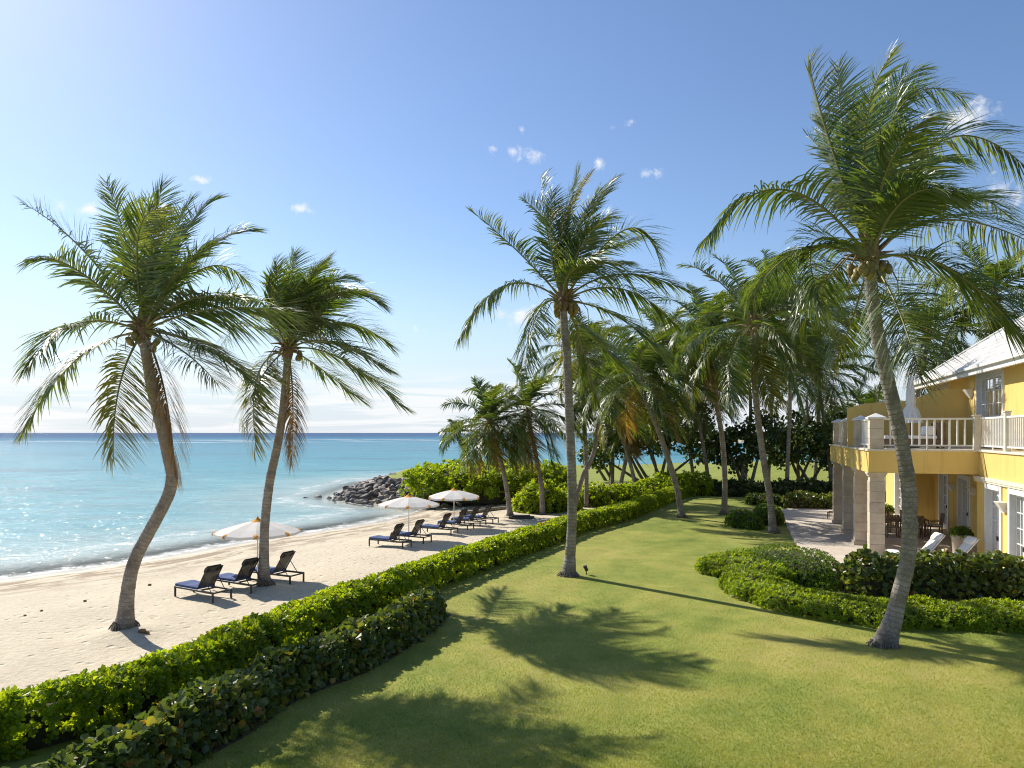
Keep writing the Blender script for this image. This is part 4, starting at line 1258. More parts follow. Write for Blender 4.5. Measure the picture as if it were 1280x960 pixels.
tree_at('dark spreading sea grape tree with bare stems showing the fairway beneath', 818, 60, [(770, 545, 32, 28), (810, 535, 38, 34), (850, 525, 38, 40), (880, 555, 26, 26), (745, 572, 20, 16)], 7)
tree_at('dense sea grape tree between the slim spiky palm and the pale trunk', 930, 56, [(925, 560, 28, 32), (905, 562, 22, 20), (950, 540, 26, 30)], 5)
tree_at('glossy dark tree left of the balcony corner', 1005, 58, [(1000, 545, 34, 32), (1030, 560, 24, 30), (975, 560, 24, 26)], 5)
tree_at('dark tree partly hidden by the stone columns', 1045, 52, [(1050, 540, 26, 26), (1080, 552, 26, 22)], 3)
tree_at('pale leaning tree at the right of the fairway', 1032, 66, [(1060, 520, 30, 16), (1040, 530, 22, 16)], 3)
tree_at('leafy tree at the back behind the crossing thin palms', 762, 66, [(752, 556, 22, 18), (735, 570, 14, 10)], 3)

# far shore beyond the grove
def far_land():
    mb = MB()
    n = 40
    xs = np.linspace(0, 1, n)
    top, bot = [], []
    A, B = np.array((70.0, 420.0)), np.array((520.0, 520.0))
    V, F = [], []
    for i, t in enumerate(xs):
        c = A + (B - A) * t
        hh = 1.2 * math.sin(math.pi * min(1, t * 6) / 2) + .3 * math.sin(t * 21)
        V += [(c[0], c[1] - 12, -1.6), (c[0], c[1] - 4, hh * .4 - .6), (c[0], c[1] + 30, hh - .4), (c[0], c[1] + 90, -1.6)]
    for i in range(n - 1):
        for j in range(3):
            F.append((i * 4 + j, (i + 1) * 4 + j, (i + 1) * 4 + j + 1, i * 4 + j + 1))
    mb.add(V, F, 0, 20.0, True)
    tag(mb.build('far_shore', M_SAND), kind='structure')
    tb = MB()
    r = np.random.default_rng(77)
    m = 5200
    t = r.uniform(.02, 1, m)
    c = A[None] + (B - A)[None] * t[:, None]
    hgt = 3.2 + 2.6 * np.abs(lump(t * 40, t * 13, t * 0, 1.0)) + 2.5 * np.abs(np.sin(t * 33))
    z = r.uniform(0, 1, m) * hgt
    pts = np.stack((c[:, 0] + r.normal(0, 3, m), c[:, 1] + 15 + r.normal(0, 8, m), z), 1)
    scatter_leaves(tb, pts, nrm(r.normal(0, 1, (m, 3))), r, 2.0, 1.7)
    tag(tb.build('treeline', M_FARLEAF), 'low treeline on the far shore across the water', 'treeline', kind='stuff')
far_land()
def back_treeline():
    tb = MB()
    r = np.random.default_rng(78)
    m = 15000
    t = r.uniform(0, 1, m)
    A, B = np.array((42.0, 112.0)), np.array((150.0, 96.0))
    c = A[None] + (B - A)[None] * t[:, None]
    hgt = 4.5 + 2.5 * np.abs(np.sin(t * 17)) + 2.0 * lump(t * 30, t * 9, t * 0, 1.0)
    z = r.uniform(0, 1, m) ** .8 * hgt
    pts = np.stack((c[:, 0] + r.normal(0, 1.5, m), c[:, 1] + r.normal(0, 3, m), z), 1)
    scatter_leaves(tb, pts, nrm(r.normal(0, 1, (m, 3))), r, .7, .5)
    tag(tb.build('treeline', M_FARLEAF), 'dense treeline behind the fairway and the house', 'treeline', kind='stuff')
back_treeline()

# ------------------------------------------------------------------ rocks of the breakwater
def rocks():
    r = np.random.default_rng(31)
    protos = []
    for k in range(9):
        bm = bmesh.new()
        for _ in range(15):
            v = r.normal(0, 1, 3)
            v /= np.linalg.norm(v)
            v *= r.uniform(.8, 1.05)
            bm.verts.new((v[0] * .62, v[1] * .5, v[2] * .40))
        bmesh.ops.convex_hull(bm, input=bm.verts)
        bmesh.ops.delete(bm, geom=[v for v in bm.verts if not v.link_faces], context='VERTS')
        bmesh.ops.bevel(bm, geom=list(bm.edges), offset=.035, segments=1, affect='EDGES')
        me = bpy.data.meshes.new('rock')
        bm.to_mesh(me); bm.free()
        me.materials.append(M_ROCK)
        protos.append(me)
    cnt = 0
    def put(x, y, z, s, lab, grp):
        o = bpy.data.objects.new('rock', protos[r.integers(0, 9)])
        COL.objects.link(o)
        o.location = (x, y, z)
        o.rotation_euler = (r.uniform(-.5, .5), r.uniform(-.5, .5), r.uniform(0, 6.28))
        o.scale = (s * r.uniform(.85, 1.25), s * r.uniform(.85, 1.15), s * r.uniform(.8, 1.2))
        tag(o, lab, 'rock', grp)
    path = np.array([(-4.6, 53.0), (-6.3, 55.2), (-8.5, 56.8), (-11, 58.2), (-14, 62), (-15.6, 66), (-16.3, 75), (-16.4, 84)])
    sp, u, tn = path_sampler(path)
    lab, grp = 'jagged dark rock in the breakwater heap at the headland', 'breakwater rocks'
    s = 0.0
    while s < u[-1]:
        i = np.searchsorted(u, s).clip(0, len(u) - 1)
        c, t = sp[i], tn[i]
        inl = np.array((t[1], -t[0], 0))
        wide = 1.0 + (3.2 if s < 16 else 2.2) * min(1, s / 4.0)
        w = -.5
        far = s > 22
        while w < wide:
            q = c + inl * (w + r.normal(0, .15)) + t * r.normal(0, .25)
            sz = r.uniform(.42, 1.0) * (.6 if s < 3 else 1) * (1.25 if far else 1)
            z = -1.35 + max(0, w + .3) / (wide + .3) * (1.55 if s < 16 else 1.1) * min(1, s / 4 + .3) + r.uniform(-.05, .15)
            put(q[0], q[1], z, sz, lab, grp)
            cnt += 1
            w += r.uniform(.55, .85) * (1.5 if far else 1)
        s += r.uniform(.62, .9) * (1.7 if far else 1)
    for px, py in [(382, 623), (398, 622), (412, 623), (422, 621), (430, 624), (418, 626)]:
        q = P(px, py, -1.4)
        put(q[0], q[1], -1.42, r.uniform(.5, .9), 'half sunk dark rock in shallow water off the breakwater tip', 'half sunk rocks')
    print('rocks', cnt)
rocks()

# ------------------------------------------------------------------ the house
H_ORG = np.array((12.5, 24.9, 0.0))
H_ROT = R(-18)
def hw(u, v, z=0.0):
    c, s = math.cos(H_ROT), math.sin(H_ROT)
    return np.array((H_ORG[0] + u * c - v * s, H_ORG[1] + u * s + v * c, z))

house = empty('house', H_ORG, 'yellow two storey beach house with stone columns and white tiled roof', 'house', rotz=H_ROT)

def part(name, fn, m, parent=None, bevel=0.0, **k):
    mb = MB()
    fn(mb)
    return mb.build(name, m, parent or house, bevel=bevel, **k)

def wall_u(name, u, th, v0, v1, z0, z1, opens, m=M_STUCCO):
    """wall facing -u between v0 and v1 with rectangular openings (va, vb, za, zb)"""
    mb = MB()
    opens = sorted(opens)
    cur = v0
    for va, vb, za, zb in opens:
        if va > cur: mb.box((u, cur, z0), (u + th, va, z1))
        if za > z0 + 1e-3: mb.box((u, va, z0), (u + th, vb, za))
        if zb < z1 - 1e-3: mb.box((u, va, zb), (u + th, vb, z1))
        cur = vb
    mb.box((u, cur, z0), (u + th, v1, z1))
    return mb.build(name, m, house)

def french_door(u, va, vb, za, zb, leaves=2, rows=5, colsn=2, name='french_door', inset=.12, m=M_WHITE):
    """glazed door in an opening of a wall facing -u: casing, leaves with glazing bars, panes, curtain"""
    x = u + inset
    w = vb - va
    mb = MB()
    # casing, 3 mm proud of the wall
    c = .13
    mb.box((u - .045, va - c, za), (u + .30, va + .02, zb + c))
    mb.box((u - .045, vb - .02, za), (u + .30, vb + c, zb + c))
    mb.box((u - .06, va + .02, zb - .02), (u + .30, vb - .02, zb + c))
    d = mb.build(name, m, house)
    lw = (w - .04) / leaves
    for k in range(leaves):
        a, b = va + .02 + k * lw, va + .02 + (k + 1) * lw
        fb = MB()
        s = .085
        z1 = zb - .02
        fb.box((x, a, za + .01), (x + .05, a + s, z1))
        fb.box((x, b - s, za + .01), (x + .05, b, z1))
        fb.box((x + .002, a + s, za + .01), (x + .048, b - s, za + .24))
        fb.box((x + .002, a + s, z1 - s), (x + .048, b - s, z1))
        for i in range(1, rows):
            zz = za + .24 + (z1 - s - za - .24) * i / rows
            fb.box((x + .008, a + s, zz - .014), (x + .042, b - s, zz + .014))
        for i in range(1, colsn):
            vv = a + s + (lw - 2 * s) * i / colsn
            fb.box((x + .010, vv - .014, za + .24), (x + .040, vv + .014, z1 - s))
        fb.build('leaf_frame', m, d)
        gb = MB()
        gb.add([(x + .025, a + s - .01, za + .23), (x + .025, a + s - .01, z1 - s + .01), (x + .025, b - s + .01, z1 - s + .01), (x + .025, b - s + .01, za + .23)], [(3, 2, 1, 0)])
        gb.build('pane', M_GLASS, d)
        hb = MB()
        hv = (b - s / 2) if k == 0 else (a + s / 2)
        hb.bar((x - .02, hv, za + 1.0), (x - .02, hv, za + 1.14), .025)
        hb.bar((x - .04, hv, za + 1.07), (x + .0, hv, za + 1.07), .02)
        hb.build('handle', M_DARKMETAL, d)
    cb = MB()
    for (a, b) in ((va + .03, va + w * .49), (vb - w * .49, vb - .03)):
        n = 26
        vs = np.linspace(a, b, n)
        us = x + .10 + .025 * np.sin(np.arange(n) * 1.9)
        V = [(uu, vv, zz) for uu, vv in zip(us, vs) for zz in (za + .02, zb)]
        cb.add(V, [(2 * i, 2 * i + 2, 2 * i + 3, 2 * i + 1) for i in range(n - 1)], 0, 0.0, True)
    cb.build('curtain', M_CURTAIN, d)
    return d

Z1, Z2 = 3.10, 3.86
# ground floor walls
WD = [(-2.10, -.80, .08, 2.72), (-4.35, -2.95, .08, 2.72), (-6.6, -5.2, .08, 2.72)]
wall_u('wall', 3.36, .3, -7.2, .25, 0, Z2, WD)
for a, b, za, zb in WD: french_door(3.36, a, b, za, zb)
SD = [(8.5, 9.9, .08, 2.62), (5.3, 6.9, .08, 2.62)]
wall_u('wall', 4.5, .3, .25, 10.8, 0, Z1, SD)
for a, b, za, zb in SD: french_door(4.5, a, b, za, zb)
BD = [(11.9, 13.4, .08, 2.62)]
wall_u('wall', 3.3, .3, 10.8, 16, 0, Z1, BD)
for a, b, za, zb in BD: french_door(3.3, a, b, za, zb)
part('wall', lambda m: (m.box((3.6, 10.8, 0), (9.4, 11.05, Z1)), m.box((3.66, 0.0, 0), (4.5, .25, Z2 - .01)), m.box((3.66, -7.2, 0), (9.4, -6.9, Z2 - .01)), m.box((9.1, -6.9, 0), (9.4, 15.7, 7.1)), m.box((3.6, 15.7, 0), (9.1, 16, Z1))), M_STUCCO)
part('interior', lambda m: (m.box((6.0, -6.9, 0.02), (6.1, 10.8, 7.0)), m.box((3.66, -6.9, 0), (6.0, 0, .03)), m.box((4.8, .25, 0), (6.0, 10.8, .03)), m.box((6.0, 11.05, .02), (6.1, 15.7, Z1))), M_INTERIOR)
# floor slab and its fascia
part('balcony_slab', lambda m: (m.box((0, 0, Z1), (3.36, 11.4, Z2)), m.box((3.36, .25, Z1), (9.0, 15.7, Z2 - .02)), m.box((3.66, -6.9, Z1 + .01), (9.0, .0, Z2 - .02))), M_STUCCO)
part('balcony_coping', lambda m: (m.box((-.05, -.05, Z2), (3.31, 11.45, Z2 + .07)), m.box((3.31, -7.25, Z2), (4.4, 11.45, Z2 + .07))), M_CREAM, bevel=.012)
part('cornice', lambda m: (m.box((3.27, -7.25, 2.93), (3.36, .32, 3.05)), m.box((3.29, -7.25, 2.87), (3.36, .30, 2.93))), M_CREAM, bevel=.01)
part('skirting', lambda m: (m.box((3.60 - .33, 10.75, .06), (4.5, 10.8, .22)), m.box((4.47, .25, .06), (4.5, 5.1, .2))), M_CREAM)
# stone columns
rcol = np.random.default_rng(3)
for v in (.28, 3.67, 7.1, 10.6):
    def col(m, v=v):
        z = .06
        m.box((.28 - .30, v - .30, z), (.28 + .30, v + .30, z + .16)); z += .165
        while z < Z1 - .30:
            h = min(.37, Z1 - .12 - z)
            j = rcol.uniform(-.006, .006)
            m.box((.28 - .245 + j, v - .245 + j, z), (.28 + .245 + j, v + .245 + j, z + h - .012))
            z += h
        m.box((.28 - .228, v - .228, .2), (.28 + .228, v + .228, Z1))
        m.box((.28 - .275, v - .275, Z1 - .13), (.28 + .275, v + .275, Z1 - .06))
        m.box((.28 - .31, v - .31, Z1 - .06), (.28 + .31, v + .31, Z1 - .002))
    part('column', col, M_CORAL, bevel=.012)
    def post(m, v=v):
        z = Z2 + .07
        for h in (.36, .36, .34):
            m.box((.27 - .225, v - .225, z), (.27 + .225, v + .225, z + h - .01)); z += h
        m.box((.27 - .205, v - .205, Z2 + .05), (.27 + .205, v + .205, z))
    pp = part('balcony_post', post, M_CORAL, bevel=.012)
    def cap(m, v=v):
        z = Z2 + .07 + 1.06
        m.box((.27 - .29, v - .29, z), (.27 + .29, v + .29, z + .07))
        m.add([(.27 - .27, v - .27, z + .07), (.27 + .27, v - .27, z + .07), (.27 + .27, v + .27, z + .07), (.27 - .27, v + .27, z + .07), (.27, v, z + .21)], [(0, 1, 4), (1, 2, 4), (2, 3, 4), (3, 0, 4)])
    part('post_cap', cap, M_WHITE, pp, bevel=.01)

def railing(a, b, n, thick=.05, post_every=3):
    """white railing from a to b (house u, v): rails and balusters"""
    a, b = np.array((*a, 0.0)), np.array((*b, 0.0))
    d = nrm(b - a)
    zb, zt = Z2 + .07 + .13, Z2 + .07 + 1.05
    def rails(m):
        m.bar(a + (0, 0, zt), b + (0, 0, zt), .085, .06)
        m.bar(a + (0, 0, zb), b + (0, 0, zb), .06, .05)
    rl = part('railing', rails, M_WHITE, bevel=.006)
    proto = None
    for i in range(1, n):
        p = a + (b - a) * i / n
        tall = i % post_every == 0
        mb = MB()
        mb.box((-thick / 2, -thick / 2, (Z2 + .07) if tall else zb + .02), (thick / 2, thick / 2, zt - .02))
        o = mb.build('baluster', M_WHITE, rl, p)
        o.rotation_euler = (0, 0, math.atan2(d[1], d[0]))
    return rl
railing((.5, .27), (3.24, .27), 12)
for va, vb in ((.51, 3.44), (3.9, 5.25), (5.6, 6.87), (7.33, 10.37)):
    railing((.27, va), (.27, vb), 12 if vb - va > 2 else 6)
railing((3.45, .15), (3.45, -2.25), 16, .035, 8)
railing((3.45, -2.42), (3.45, -7.1), 30, .035, 10)
def newels(m):
    m.box((3.26, .13, Z2 + .07), (3.44, .35, 5.06)); m.box((3.23, .10, 5.06), (3.47, .38, 5.11))
    m.box((3.38, -2.42, Z2 + .07), (3.53, -2.25, 5.12)); m.box((3.36, -2.44, 5.12), (3.55, -2.23, 5.17))
part('newel', newels, M_CREAM, bevel=.008)
# privacy wall with a wavy top
def privacy(m):
    top = [(.02, 5.53), (.45, 5.68), (.86, 5.75), (1.4, 5.78), (1.9, 5.78), (2.4, 5.86), (2.82, 6.01), (3.2, 6.2), (3.45, 6.27), (3.8, 6.27), (4.4, 6.25)]
    us = np.linspace(.02, 4.4, 40)
    zs = np.interp(us, [t[0] for t in top], [t[1] for t in top])
    k = np.ones(5) / 5
    zs = np.convolve(np.pad(zs, 2, 'edge'), k, 'valid')
    V = []
    for u, z in zip(us, zs):
        V += [(u, 5.35, Z2), (u, 5.35, z), (u, 5.58, z), (u, 5.58, Z2)]
    F = [(i * 4 + j, (i + 1) * 4 + j, (i + 1) * 4 + (j + 1) % 4, i * 4 + (j + 1) % 4) for i in range(39) for j in range(4)]
    F += [(3, 2, 1, 0), (156, 157, 158, 159)]
    m.add(V, F)
part('privacy_wall', privacy, M_STUCCO, recalc=True)
# upper floor
UD = [(1.2, 4.0, Z2 + .08, 6.62)]
UW = (7.9, 10.6, 5.5, 6.68)
wall_u('wall', 4.4, .3, -7.2, 11.6, Z2 + .07, 7.1, UD + [UW] + [(-4.6, -1.9, Z2 + .08, 6.62)])
for a, b, za, zb in UD + [(-4.6, -1.9, Z2 + .08, 6.62)]:
    french_door(4.4, a, b, za, zb, leaves=2, rows=5, colsn=3)
part('wall', lambda m: (m.box((4.7, 11.3, Z2), (9.1, 11.6, 7.1)), m.box((4.7, -7.2, Z2), (9.1, -6.9, 7.1))), M_STUCCO)
wn = part('window', lambda m: (m.box((4.36, 7.8, 5.42), (4.7, 7.9, 6.76)), m.box((4.36, 10.6, 5.42), (4.7, 10.7, 6.76)), m.box((4.37, 7.9, 6.68), (4.7, 10.6, 6.76)), m.box((4.37, 7.9, 5.42), (4.7, 10.6, 5.5))), M_CREAM)
part('shutter', lambda m: [m.box((4.43, 7.92, 5.52 + i * .098), (4.47, 10.58, 5.52 + i * .098 + .085)) for i in range(12)], M_SHUTTER, wn)

# hipped roof laid in courses
EU, EV0, EV1, EZ, SL = 3.85, -13.0, 12.2, 6.80, .72
def roof(m):
    half = 4.7
    n = 13
    U1 = EU + 2 * half
    for i in range(n):
        t0, t1 = half * i / n, half * (i + 1) / n + .03
        z0, z1 = EZ + .14 + SL * t0 + .05, EZ + .14 + SL * t1 + .004
        a = [(EU + t0, EV0 + t0, z0), (EU + t0, EV1 - t0, z0), (EU + t1, EV1 - t1, z1), (EU + t1, EV0 + t1, z1)]
        b = [(U1 - t0, EV1 - t0, z0), (U1 - t0, EV0 + t0, z0), (U1 - t1, EV0 + t1, z1), (U1 - t1, EV1 - t1, z1)]
        c = [(EU + t0, EV1 - t0, z0), (U1 - t0, EV1 - t0, z0), (U1 - t1, EV1 - t1, z1), (EU + t1, EV1 - t1, z1)]
        e = [(U1 - t0, EV0 + t0, z0), (EU + t0, EV0 + t0, z0), (EU + t1, EV0 + t1, z1), (U1 - t1, EV0 + t1, z1)]
        for qd in (a, b, c, e):
            lo = [(x, y, z - .05) for x, y, z in qd[:2]]
            m.add(qd, [(0, 1, 2, 3)])
            m.add([qd[0], qd[1], lo[1], lo[0]], [(0, 1, 2, 3)])
rf = part('roof', roof, M_ROOF)
part('fascia', lambda m: (m.box((EU - .02, EV0, EZ - .17), (EU + .10, EV1, EZ + .145)), m.box((EU + .10, EV1 - .12, EZ - .10), (EU + 9.3, EV1, EZ + .145)),
                          m.box((EU - .13, EV0 + .01, EZ + .02), (EU - .02, EV1 + .08, EZ + .13))), M_WHITE, rf, bevel=.01)
part('soffit', lambda m: m.box((EU + .10, EV0, EZ + .02), (4.40, EV1 - .12, EZ + .06)), M_CREAM, rf)
hp = [(EU + .05, EV1 - .05, EZ + .20), (EU + 4.7, EV1 - 4.7, EZ + .2 + SL * 4.65)]
part('ridge_tile', lambda m: (m.tube(np.linspace(hp[0], hp[1], 20), .09, 6), m.tube(np.linspace(hp[1], (EU + 4.7, EV0 + 4.7, hp[1][2]), 20), .09, 6)), M_ROOF, rf)

def sconce(u, v, z, dirv=(-1, 0), parent=None):
    """plain wedge shaped wall light"""
    mb = MB()
    s = np.array((dirv[1], -dirv[0]), float) * 1.0
    d = np.array(dirv, float)
    def q(a, b, zz): 
        p = np.array((u, v)) + d * a + s * b
        return (p[0], p[1], zz)
    w0, w1 = .14, .22
    V = [q(0, -w0, z - .16), q(0, w0, z - .16), q(.08, w0 * .8, z - .16), q(.08, -w0 * .8, z - .16), q(0, -w1, z + .16), q(0, w1, z + .16), q(.27, w1, z + .16), q(.27, -w1, z + .16)]
    mb.add(V, [(0, 1, 2, 3), (4, 5, 6, 7), (0, 1, 5, 4), (1, 2, 6, 5), (2, 3, 7, 6), (3, 0, 4, 7)])
    return mb.build('wall_lamp', M_LAMPGLASS, house, bevel=.01)
sconce(3.36, -2.52, 2.25)
sconce(4.5, 4.75, 2.2)
sconce(4.5, 7.7, 2.15)
sconce(4.4, 4.75, 6.05)

# ------------------------------------------------------------------ sun loungers on the sand
def make_lounger(dark=True, back_deg=56):
    fm, cm, sm, pm = (M_DARKMETAL, M_CUSHION, M_SLING, M_BLACKPAD) if dark else (M_WOOD, M_WHITECLOTH, M_WHITECLOTH, M_WHITECLOTH)
    root = empty('sun_lounger', (0, 0, 0))
    W, x0, x1, zr = .33, -.98, .95, .31
    def frame(m):
        for s in (-1, 1): m.bar((x0, s * W, zr), (x1, s * W, zr), .045, .06)
        for x in (x0 + .022, -.3, .2, x1 - .022): m.bar((x, -W + .023, zr - .003), (x, W - .023, zr - .003), .04, .045)
    part('frame', frame, fm, root, bevel=.006)
    for x in (x0 + .03, x1 - .03):
        for s in (-1, 1):
            part('leg', lambda m: m.box((x - .025, s * W - .025, 0), (x + .025, s * W + .025, zr - .03)), fm, root, bevel=.005)
    a = R(back_deg)
    px, pz = .12, zr + .05
    dx, dz = math.cos(a), math.sin(a)
    Lb = .82
    def pt(l, off=0.0): return np.array((px + dx * l - dz * off, 0, pz + dz * l + dx * off))
    cu = MB()
    xs = np.linspace(x0 + .01, px + .02, 12)
    V, F = [], []
    for i, x in enumerate(xs):
        sag = .012 * math.sin(i * 1.0)
        for y, z in ((-W + .01, zr + .032), (W - .01, zr + .032), (W - .01, zr + .095), (W - .06, zr + .115 + sag), (-W + .06, zr + .115 + sag), (-W + .01, zr + .095)):
            V.append((x, y, z))
    for i in range(11):
        for j in range(6): F.append((i * 6 + j, i * 6 + (j + 1) % 6, (i + 1) * 6 + (j + 1) % 6, (i + 1) * 6 + j))
    F += [(5, 4, 3, 2, 1, 0), tuple(66 + j for j in range(6))]
    cu.add(V, F, 0, 0.0, False)
    cu.build('seat_cushion', cm, root, recalc=True)
    bf = MB()
    for s in (-1, 1):
        bf.bar(pt(0) + (0, s * (W - .05), 0), pt(Lb) + (0, s * (W - .05), 0), .03, .03)
    bf.bar(pt(Lb) + (0, -W + .035, 0), pt(Lb) + (0, W - .035, 0), .03, .03)
    back = bf.build('back_frame', fm if dark else cm, root)
    sb = MB()
    ls = np.linspace(0.02, Lb - .02, 8)
    V = []
    for l in ls:
        for y in (-W + .06, 0, W - .06):
            p = pt(l, .02 - (.02 if y == 0 else 0)) + (0, y, 0)
            V.append(p)
    th = np.array((-dz * .012, 0, dx * .012))
    n3 = len(V)
    V = V + [v + th for v in V]
    F = []
    for i in range(7):
        for j in range(2):
            k = i * 3 + j
            F += [(k, k + 1, k + 4, k + 3), (n3 + k + 3, n3 + k + 4, n3 + k + 1, n3 + k)]
    sb.add(V, F, 0, 0.0, True)
    sb.build('backrest', sm, root)
    pb = MB()
    pc = pt(Lb - .12, .05)
    q = np.linspace(0, 2 * math.pi, 12, endpoint=False)
    V = []
    for y, k in ((-W + .05, .6), (-W + .09, 1), (W - .09, 1), (W - .05, .6)):
        for t in q:
            V.append(pc + (0, y, 0) + np.array((dx, 0, dz)) * (.15 * math.cos(t) * k) + np.array((-dz, 0, dx)) * (.045 * math.sin(t) * k))
    F = [(i * 12 + j, i * 12 + (j + 1) % 12, (i + 1) * 12 + (j + 1) % 12, (i + 1) * 12 + j) for i in range(3) for j in range(12)] + [tuple(range(12))[::-1], tuple(36 + j for j in range(12))]
    pb.add(V, F, 0, 0.0, True)
    pb.build('pillow', pm, root)
    for s in (-1, 1):
        part('support_strut', lambda m: m.bar(pt(Lb * .55) + (0, s * (W - .08), 0), (px + .62, s * (W - .08), zr - .01), .018, .018), fm, root)
    return root

LG = 'dark sun loungers with blue cushions on the sand'
lpos = [
    # centre pixel of the footprint, heading of the head end (deg), label
    ((254, 747), -31, 'dark blue-cushioned lounger nearest the curved palm, leftmost of the near three'),
    ((300, 737), -30, 'dark blue-cushioned lounger in the middle of the near three, beside the palm trunk'),
    ((346, 726), -26, 'dark lounger with blue cushion half behind the near palm trunk'),
    ((488, 683), -27, 'dark lounger with blue cushion first of the far row, nearest the hedge end'),
    ((514, 677), -27, 'dark lounger with blue cushion at the foot of the first far parasol pole'),
    ((549, 667), -27, 'dark lounger with blue cushion between the two far parasol poles'),
    ((570, 661), -27, 'dark lounger with blue cushion right at the second far parasol pole'),
    ((586, 656.5), -27, 'dark lounger with blue cushion second from the far end of its row'),
    ((602, 653.5), -27, 'dark lounger with blue cushion last of the far row, closest to the small beach palm'),
]
lo = make_lounger()
for i, ((px, py), hd, lab) in enumerate(lpos):
    y, z = zg_of(px, py, -.7)
    q = P(px, py, z)
    o = lo if i == 0 else copy_tree(lo)
    o.location = (q[0], q[1], z - .01)
    o.rotation_euler = (0, 0, R(hd))
    tag(o, lab, 'sun lounger', LG)

# ------------------------------------------------------------------ parasols
def make_parasol(Rr=1.48, hz=1.76, rise=.36):
    root = empty('parasol', (0, 0, 0))
    part('pole', lambda m: m.tube([(0, 0, -.1), (0, 0, hz + rise - .02)], .024, 10), M_WHITE, root)
    n = 8
    mb = MB()
    V = []
    rings = [(0.10, rise), (.35, rise * .80), (.7, rise * .42), (1.0, 0.0), (1.0, -.09)]
    for f, z in rings:
        for k in range(n * 2):
            a = math.pi * 2 * k / (n * 2)
            rr = Rr * f * (1.0 if k % 2 == 0 else .935)
            sag = 0 if k % 2 == 0 else -.035 * f
            V.append((math.cos(a) * rr, math.sin(a) * rr, hz + z + sag))
    m2 = n * 2
    F = [(i * m2 + k, i * m2 + (k + 1) % m2, (i + 1) * m2 + (k + 1) % m2, (i + 1) * m2 + k) for i in range(len(rings) - 1) for k in range(m2)]
    mb.add(V, F, 0, 0.0, False)
    mb.build('canopy', M_CANOPY, root)
    part('vent_cap', lambda m: m.lathe([(.30, hz + rise * .84), (.16, hz + rise + .02), (.04, hz + rise + .10), (.015, hz + rise + .16)], 12), M_ORANGE, root)
    for k in range(n):
        a = math.pi * 2 * k / n
        c, s = math.cos(a), math.sin(a)
        def pk(m):
            p = lambda rr, t, z: (c * rr - s * t, s * rr + c * t, z)
            m.add([p(Rr * 1.006, 0, hz + .012), p(Rr * .94, .085, hz + .03), p(Rr * .90, 0, hz + .065), p(Rr * .94, -.085, hz + .03), p(Rr * 1.01, .02, hz - .09), p(Rr * .985, .075, hz - .09), p(Rr * .985, -.075, hz - .09)],
                  [(0, 1, 2, 3), (0, 4, 5, 1), (0, 3, 6, 4)])
        part('corner_pocket', pk, M_ORANGE, root)
        part('rib', lambda m: m.bar((c * .05, s * .05, hz + rise * .88), (c * Rr * .98, s * Rr * .98, hz - .02), .018), M_WOOD, root)
    return root
PG = 'white parasols on the beach'
par = make_parasol()
for i, (x, y, zz, lab, rz) in enumerate([(None, (322, 726.5), 0, 'white parasol with orange cap behind the near palm trunk', .3), (None, (511, 675.5), 0, 'white parasol with orange cap over the far loungers, nearer of the pair', .1), (None, (567.5, 661), 0, 'white parasol with orange cap farther of the pair beside the shrub mound', .45)]):
    yd, z = zg_of(*y, -.7)
    q = P(*y, z)
    o = par if i == 0 else copy_tree(par)
    o.location = (q[0], q[1], z)
    o.rotation_euler = (0, 0, rz)
    tag(o, lab, 'parasol', PG)

# closed parasol on the balcony
def closed_parasol():
    p = hw(1.95, 3.2, Z2 + .07)
    root = empty('parasol', p, 'closed white parasol standing on the house balcony', 'parasol')
    part('pole', lambda m: m.tube([(0, 0, 0), (0, 0, 2.72)], .025, 8), M_WOOD, root)
    wob = lambda th: 1 + .22 * np.sin(th * 8)
    part('canopy', lambda m: m.lathe([(.36, .95), (.33, 1.05), (.24, 1.4), (.13, 1.62), (.15, 1.75), (.12, 2.2), (.07, 2.6), (.02, 2.75)], 48, 0, wob=wob), M_WHITECLOTH, root)
    part('strap', lambda m: m.lathe([(.155, 1.58), (.16, 1.62), (.155, 1.66)], 16), M_WHITECLOTH, root)
    part('base', lambda m: m.lathe([(.30, 0), (.30, .07), (.08, .10), (.04, .3)], 16), M_DARKMETAL, root)
closed_parasol()

# daybed on the balcony
def daybed():
    p = hw(1.75, 1.9, Z2 + .07)
    root = empty('daybed', p, 'low wicker daybed with white cushions behind the balcony railing', 'daybed', rotz=H_ROT)
    part('base', lambda m: m.box((-1.0, -.45, .08), (1.0, .45, .34)), M_WICKER, root, bevel=.02)
    for x in (-.9, .9):
        for y in (-.36, .36):
            part('leg', lambda m: m.box((x - .04, y - .04, 0), (x + .04, y + .04, .08)), M_WOOD, root)
    part('mattress', lambda m: m.box((-.97, -.42, .345), (.97, .42, .47)), M_WHITECLOTH, root, bevel=.04)
    for y in (-.2, .2):
        part('pillow', lambda m: m.box((.35, y - .19, .475), (.62, y + .19, .82)), M_WHITECLOTH, root, bevel=.07)
    part('backrest', lambda m: m.box((.70, -.45, .345), (.98, .45, .95)), M_WICKER, root, bevel=.03)
daybed()

# white loungers on the terrace, and one at the far corner
lw = make_lounger(False, 50)
for i, (u, v, hd, lab) in enumerate([(1.55, -.30, 14, 'white cushioned lounger beside the nearest stone column'), (2.35, -.95, 12, 'white cushioned lounger in front of the big planter'), (.95, 12.6, 168, 'white cushioned lounger beyond the farthest stone column')]):
    o = lw if i == 0 else copy_tree(lw)
    o.location = tuple(hw(u, v, .06))
    o.rotation_euler = (0, 0, H_ROT + R(hd))
    tag(o, lab, 'sun lounger', 'white loungers on the terrace')

